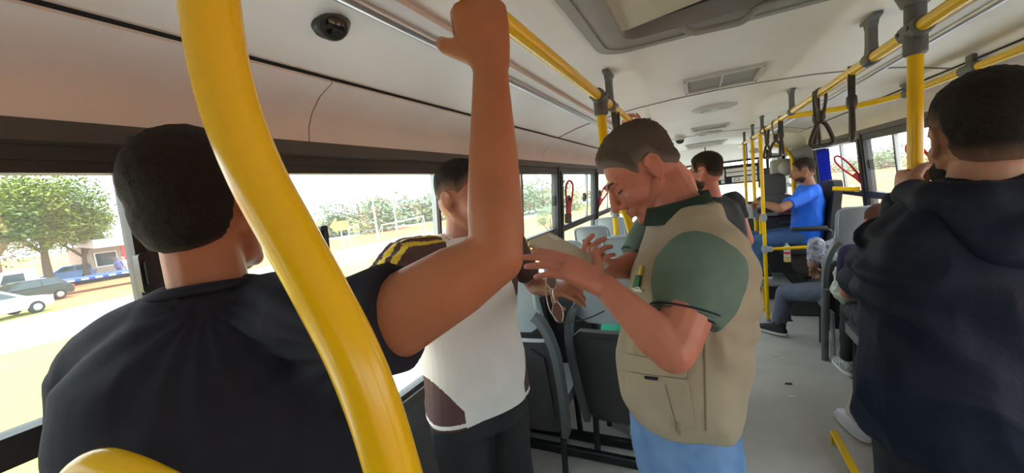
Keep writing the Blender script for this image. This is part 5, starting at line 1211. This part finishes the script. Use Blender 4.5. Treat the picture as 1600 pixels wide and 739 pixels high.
# the tablet itself
tb = thing('tablet', 'pale gold tablet in a slim case held flat by the person in the vest', 'tablet', tcen)
def tq(u, v, h_): return TB + te1 * u + te2 * v + tn * h_
def slab(u0, u1, v0, v1, h0, h1, m_, nm, par):
    bm = BM(); r_ = rrect(u1 - u0, v1 - v0, .05, 4, (u0 + u1) / 2, (v0 + v1) / 2); prism(bm, r_, lambda a, c: tq(a, c, h0), lambda a, c: tq(a, c, h1)); return obj(nm, bm, m_, par, 40)
cs = slab(0, 1, 0, 1, -.005, .004, mat('gold_case', (.50, .44, .33), .4), 'case', tb); slab(.01, .99, .015, .985, .004, .010, mat('gold_rim', (.45, .33, .16), .3, .6), 'rim', tb)
slab(.04, .96, .05, .95, .010, .0108, mat('dark_screen', (.03, .032, .035), .12), 'screen', tb); slab(.06, .22, .10, .34, -.0075, -.005, mat('case_grey', (.55, .53, .48), .4), 'camera_bump', cs)
ck = thing('coiled_cord', 'small black coiled cord lying on the tablet', 'cord', tq(.30, .05, .011)); bm = BM(); tube(bm, [tq(.27 + .08 * math.cos(a * 1.0) + .006 * a, .06 + .14 * math.sin(a), .014 + .0007 * a) for a in [k * .35 for k in range(56)]], .0028, 7); obj('coil', bm, BLACKP, ck, True)

# sunglasses dangling from the hands
SG = mat('amber_lens', (.12, .035, .02), .35, spec=.25); WIRE = mat('pale_wire', (.62, .58, .52), .25, .8)
c1, c2 = P(861, 437, 1.12), P(871, 488, 1.10); ax_ = (c2 - c1).normalized(); nz = (CAM - c1).normalized() + AX * -.9; nz = (nz - ax_ * nz.dot(ax_)).normalized(); wx = ax_.cross(nz)
t = thing('sunglasses', 'amber-lensed sunglasses with thin wire temples dangling under the tablet hand', 'sunglasses', (c1 + c2) / 2)
for c in (c1, c2):
    bm = BM(); pl = [(.027 * math.cos(a) * (1 + .06 * math.cos(2 * a)), .019 * math.sin(a)) for a in [2 * PI * k / 28 for k in range(28)]]
    prism(bm, pl, lambda u, v: c + ax_ * u + wx * v + nz * (.0012 - 4 * (u * u + v * v)), lambda u, v: c + ax_ * u + wx * v - nz * (.0012 + 4 * (u * u + v * v))); ln = obj('lens', bm, SG, t, 40)
    bm = BM(); tube(bm, [c + ax_ * u + wx * v - nz * 4 * (u * u + v * v) for u, v in [(a * 1.02, b2 * 1.02) for a, b2 in pl]], .0016, 6, closed=True); obj('wire_rim', bm, WIRE, ln, True)
bm = BM(); tube(bm, smoothpath([c1 + ax_ * .027, c1.lerp(c2, .5) + nz * .004, c2 - ax_ * .027], 4), .002, 6); obj('bridge', bm, WIRE, t)
bm = BM(); tube(bm, smoothpath([c2 + ax_ * .026, P(872, 503, 1.09), P(895, 503, 1.05), P(922, 496, 1.00), P(944, 486, .97)], 5), .0018, 6); obj('temple', bm, BLACKP, t)
bm = BM(); tube(bm, smoothpath([c1 - ax_ * .027, P(862, 424, 1.12), P(855, 430, 1.09), P(853, 455, 1.06), P(858, 482, 1.05), P(871, 502, 1.08)], 5), .002, 6); obj('temple', bm, WIRE, t)

# ---- D: man in the dark hooded jacket at the right edge
JK = mat('navy_black_jacket', (.0100, .0145, .030), .62, var=.2, vscale=11, bump=.25, bscale=130, spec=.2)
t = thing('person', 'person in dark navy hooded jacket seen from behind at the right edge', 'person', (.60, 1.15, 0))
df = Vector((-.20, .98, 0)).normalized(); dr = df.cross(Vector((0, 0, 1)))
hc = P(1534, 212, .88); M = frame((.04, 1, -.04), (0, .02, 1), hc); nk = P(1530, 282, .87)
SL = nk - dr * .150 + df * .02 + V(0, 0, -.075); SR = nk + dr * .19 + V(0, 0, -.075)
hip = V(nk.x + .01, nk.y + .01, .95); SL = SL + V(.012, .03, -.055)
grip = V(RX, 1.535, 1.505); WL = V(.530, 1.435, 1.50); ELd = V(.43, 1.40, 1.25)
ERd = V(SR.x + .05, SR.y + .02, 1.16); WRd = V(SR.x + .01, SR.y + .18, 1.02)
b = Blob(); head(b, M, 1.03, True, 1.05); b.chain([M @ V(0, -.028, -.05), nk + V(0, 0, -.03)], [.056, .062])
b.loft(torso_rings(hip, nk, dr, df, (.15, .14, .15, .16, .13, .06), (.10, .10, .11, .11, .08, .05)))
b.chain([SL, ELd, WL], [.05, .042, .029]); b.chain([SR, ERd, WRd], [.05, .042, .029]); hand(b, WRd, WRd - ERd, -dr, 1, CURL['relaxed'])
hand(b, WL, V(.02, 1, .10), V(1, 0, 0), -1, [(1.0, 1.3, .9)] * 4, 1.0, [(.55, .55, .55), (.55, .1, .85), (.3, -.2, .9)], .02)
for s in (-1, 1): c = hip + dr * s * .10; b.chain([c, V(c.x, c.y, .48), V(c.x, c.y, .10)], [.08, .055, .042])
b.finish('body', SK_D, t, .0048, 8)
jk = Blob(); jk.loft([(V(hip.x, hip.y, .86), dr * .215, df * .15), (V(hip.x, hip.y, .90), dr * .23, df * .165), (V(hip.x, hip.y, 1.04), dr * .23, df * .165), (V(hip.x, hip.y, 1.20), dr * .225, df * .16), (V(nk.x, nk.y, 1.32), dr * .225, df * .145), (V(nk.x, nk.y, 1.405), dr * .195, df * .115), (V(nk.x, nk.y, 1.455), dr * .13, df * .09), (nk + V(0, 0, -.002), dr * .074, df * .070)], 36, 2.3)
for s, S in ((-1, SL), (1, SR)): jk.chain([nk + dr * s * .055 + V(0, 0, -.05), S + V(0, 0, -.01)], [.058, .066])
jk.pipe([SL, SL.lerp(ELd, .5), ELd], [.080, .076, .066]); jk.ball(ELd, .068); jk.pipe([ELd, ELd.lerp(WL, .5), ELd.lerp(WL, .88)], [.067, .056, .044])
jk.pipe([SR, SR.lerp(ERd, .5), ERd], [.085, .082, .068]); jk.ball(ERd, .068); jk.pipe([ERd, ERd.lerp(WRd, .5), ERd.lerp(WRd, .9)], [.067, .056, .044])
jk.finish('jacket', JK, t, .006, 8, disp=[wrinkle(.010, (5, 5, 4), 2.0), wrinkle(.004, (13, 13, 8), 5.0), fan(V(nk.x, nk.y, 1.30) - dr * .3, df, 12, .006, .12, .45), drape(dr, 30, .004, 1.2, .95)])
# hood lying on the shoulders
ho = Blob(); 
ho.chain([nk + dr * -.095 + df * .05 + V(0, 0, -.022), nk + dr * -.105 - df * .03 + V(0, 0, -.035), nk - df * .085 + dr * -.05 + V(0, 0, -.045), nk - df * .085 + dr * .05 + V(0, 0, -.045), nk + dr * .105 - df * .03 + V(0, 0, -.035), nk + dr * .095 + df * .05 + V(0, 0, -.022)], [.032, .042, .046, .046, .042, .032])
ho.loft([(nk - df * .075 + V(0, 0, -.05), dr * .12, df * .05), (nk - df * .105 + V(0, 0, -.10), dr * .115, df * .05), (nk - df * .115 + V(0, 0, -.155), dr * .085, df * .042), (nk - df * .115 + V(0, 0, -.195), dr * .035, df * .028)], 28, 2.2)
ho.finish('hood', JK, t, .006, 8, disp=[wrinkle(.007, (8, 8, 8), 7.0)])
hair(M, H_FADE, t, 1.03, .022, .006, [(-.12, -.075), (-.075, -.072), (-.05, -.06), (-.035, .002), (.012, .018), (.022, -.018), (.040, -.012), (.048, .030), (.066, .062), (.080, .078), (.11, .082)], .055, rough=.004)
hair(M, mat('black_beard', (.012, .010, .009), .9, bump=.8, bscale=400), t, 1.03, name='beard', beard=True)
tr = Blob(); tr.loft([(V(hip.x, hip.y, .98), dr * .17, df * .125), (V(hip.x, hip.y, .80), dr * .18, df * .13)], 28)
for s in (-1, 1): c = hip + dr * s * .10; tr.pipe([V(c.x, c.y, .86), V(c.x, c.y, .48), V(c.x, c.y, .10)], [.10, .082, .065])
tr.finish('trousers', mat('black_trouser_cloth', (.010, .010, .012), .75, bump=.2, bscale=250), t, .009, 4, disp=[wrinkle(.006, (9, 9, 4), 3.0)])
for s in (-1, 1): c = hip + dr * s * .10; shoe(t, V(c.x, c.y, 0) - df * .08, df, BLACKCLOTH, WHITE_SOLE)

# ---- E: man in the black polo further down the aisle
hc = P(1101, 268, 2.58); nk = P(1114, 308, 2.62)
ef = Vector((-.80, .60, 0)).normalized(); er = ef.cross(Vector((0, 0, 1)))
SLe, SRe = nk - er * .20 + V(0, 0, -.06), nk + er * .20 + V(0, 0, -.06)
rp = V(LX, 2.22, RZ); elb = P(1064, 256, 2.35)
E_ = simple_person('person in black polo and dark glasses holding the left rail beyond the beige vest', hc, (-.93, .36, -.06), (0, 0, 1), nk, SLe, SRe, P(1070, 276, 2.34), SRe + V(.08, .02, -.28), V(LX + .03, 2.28, 1.86), SRe + V(-.02, .2, -.40), V(nk.x + .02, nk.y, .95), V(nk.x - .08, nk.y - .06, .5), V(nk.x + .08, nk.y + .06, .5), V(nk.x - .08, nk.y - .06, .10), V(nk.x + .08, nk.y + .06, .10), ef, (SK_C, mat('black_polo_cloth', (.016, .016, .019), .8, bump=.2, bscale=300), mat('grey_trousers', (.06, .06, .065), .8), H_DARK, BLACKCLOTH), hands=(('grip', (0, .3, 1)), ('half', None)), W=(.19, .20, .205, .215, .19, .075), D=(.14, .15, .15, .14, .11, .065), beard=H_DARK, sleeve=.42, voxel=.008, armr=(.054, .046, .031))
Me = frame((-.93, .36, -.06), (0, 0, 1), hc); bm = BM()
for x in (-1, 1): tube(bm, [Me @ V(x * .060, .088, .006), Me @ V(x * .080, .03, .008), Me @ V(x * .082, -.012, .008)], .0035, 6)
for x in (-1, 1):
    prism(bm, rrect(.048, .036, .012, 4), lambda u, v: Me @ V(x * .034 + u, .100, .002 + v), lambda u, v: Me @ V(x * .034 + u, .104, .002 + v))
tube(bm, [Me @ V(-.06, .10, .008), Me @ V(.06, .10, .008)], .003, 6); obj('glasses', bm, BLACKP, E_)

# ---- F: fare collector in blue, facing the aisle
hc = P(1254, 267, 3.98); nk = V(hc.x + .065, hc.y + .02, hc.z - .155); ff = V(-1, .06, 0)
F_ = simple_person('person in bright blue shirt and jeans sitting sideways at the fare desk', hc, (-.98, .02, -.16), (0, 0, 1), nk, V(nk.x - .02, nk.y - .19, nk.z - .06), V(nk.x - .02, nk.y + .19, nk.z - .06), P(1219, 326, 3.75), V(nk.x - .12, nk.y + .26, nk.z - .28), P(1192, 318, 3.95), V(nk.x - .35, nk.y + .24, nk.z - .22), V(1.0, nk.y + .03, .83), V(.52, nk.y - .12, .815), V(.52, nk.y + .14, .82), V(.60, nk.y - .10, .50), V(.55, nk.y + .12, .50), ff, (SK_F, mat('bright_blue_cloth', (.010, .15, .85), .7, var=.1, vscale=9, bump=.2, bscale=250), mat('mid_denim', (.045, .11, .25), .85, var=.15, bump=.2, bscale=300), H_DARK, mat('black_sneaker', (.02, .02, .022), .7)), hands=(('half', (0, 0, -1)), ('half', (0, 0, -1))), W=(.18, .18, .19, .205, .185, .072), D=(.14, .14, .135, .13, .105, .065), beard=H_DARK, voxel=.009, sleeve=.75, hairkw=dict(top=.014, sd=.004, fadelen=.06))

# ---- G: passenger in floral shirt, leaning forward, one leg out in the aisle
FLO = mat('floral_cotton', (.52, .52, .55), .8, vscale=38, col2=(.10, .11, .19))
hc = V(1.15, 4.26, 1.04); nk = V(1.10, 4.08, .95)
simple_person('seated passenger in floral shirt and grey-blue trousers with a black shoe in the aisle', hc, (0, .92, -.3), (0, .3, 1), nk, V(.86, 3.97, .91), V(1.24, 3.97, .92), P(1270, 410, 3.30), V(1.26, 4.10, .68), V(.90, 4.25, .64), V(1.10, 4.35, .64), V(1.06, 3.86, .53), P(1228, 457, 3.62), V(1.15, 4.32, .54), V(.615, 4.21, .12), V(1.15, 4.40, .12), V(0, 1, 0), (SK_D, FLO, mat('grey_blue_trousers', (.085, .10, .15), .85, var=.1, bump=.2, bscale=300), H_DARK, BLACKCLOTH), footdir=(V(-.55, .3, 0) * -1 if False else V(-.3, .25, 0), V(0, 1, 0)), W=(.17, .17, .18, .20, .18, .07), sleeve=.9, voxel=.009, legr=(.092, .076, .058), shr=.058)
# ---- H: passenger in navy with the pale green bag
hc = V(1.08, 3.36, 1.14); nk = V(1.08, 3.27, 1.0)
simple_person('seated passenger in navy T-shirt hugging a pale green bag', hc, (0, .92, -.35), (0, .3, 1), nk, V(.875, 3.17, .97), V(1.23, 3.17, .97), V(.86, 3.22, .70), V(1.24, 3.26, .70), V(.96, 3.42, .66), V(1.16, 3.44, .66), V(1.06, 3.02, .53), V(.95, 3.46, .52), V(1.15, 3.46, .52), V(.93, 3.48, .12), V(1.15, 3.50, .12), V(0, 1, 0), (SK_C, mat('navy_cotton', (.022, .016, .075), .85, bump=.15, bscale=300), mat('black_jeans', (.014, .014, .017), .8), H_BROWN, mat('grey_sneaker', (.16, .17, .18), .7, vscale=40, col2=(.5, .5, .48))), voxel=.009, sleeve=.7, footdir=(V(-.12, 1, 0), V(0, 1, 0)))
GB = mat('pale_green_nylon', (.42, .47, .38), .6, var=.08, vscale=12, bump=.25, bscale=60)
bg_ = thing('backpack', 'pale green crumpled bag on the lap of the passenger in navy', 'bag', (.98, 3.42, .6)); gb = Blob(); gb.ball((.985, 3.44, .745), (.135, .10, .19)); gb.ball((.96, 3.45, .66), (.125, .11, .12)); gb.ball((1.0, 3.43, .86), (.10, .07, .09))
gb.finish('bag_body', GB, bg_, .008, 4, disp=[wrinkle(.014, (11, 11, 11), 1.0), wrinkle(.006, (24, 24, 24), 2.0)])
bm = BM(); ribbon(bm, smoothpath([(.93, 3.36, .80), (.90, 3.34, .72), (.90, 3.36, .62), (.94, 3.40, .57)], 5), (0, 1, .3), .03, .004); obj('strap', bm, GB, bg_)
# ---- I: passenger in pale trousers behind the dark jacket
hc = V(1.10, 2.16, 1.28); nk = V(1.10, 2.10, 1.12)
simple_person('seated passenger with pale pink trousers and white sneaker, mostly behind the dark jacket', hc, (0, 1, 0), (0, 0, 1), nk, V(.91, 2.10, 1.05), V(1.28, 2.10, 1.05), V(.93, 2.20, .78), V(1.28, 2.24, .78), V(1.0, 2.42, .68), V(1.18, 2.44, .68), V(1.08, 2.16, .53), V(.88, 2.62, .54), V(1.15, 2.62, .54), V(.76, 2.66, .12), V(1.13, 2.72, .12), V(0, 1, 0), (SK_D, mat('white_blouse', (.6, .6, .6), .8), mat('pale_pink_trousers', (.66, .56, .52), .85, bump=.2, bscale=200), H_DARK, mat('lilac_white_sneaker', (.66, .66, .72), .6)), voxel=.010, footdir=(V(-.22, 1, 0), V(0, 1, 0)), legr=(.092, .085, .075))
q = PZ(1325, 648, .05)
# ---- J: passenger in green in the near left seat, bent forward
hc = V(-.36, 2.66, .98); nk = V(-.38, 2.50, .90)
JG = simple_person('seated passenger in green bent forward in the near left seat, sandal under the seat', hc, (.1, .8, -.6), (0, .6, .8), nk, V(-.57, 2.40, .87), V(-.22, 2.40, .87), V(-.58, 2.50, .62), V(-.20, 2.52, .62), V(-.50, 2.68, .58), V(-.28, 2.68, .58), V(-.46, 2.20, .55), V(-.55, 2.62, .52), V(-.37, 2.62, .52), V(-.55, 2.50, .12), V(-.435, 2.36, .125), V(.15, 1, 0), (SK_C, mat('green_cloth', (.012, .27, .16), .8), mat('teal_skirt_cloth', (.05, .12, .11), .85), H_DARK, mat('tan_sandal', (.50, .26, .12), .6)), voxel=.010, hemext=.02)
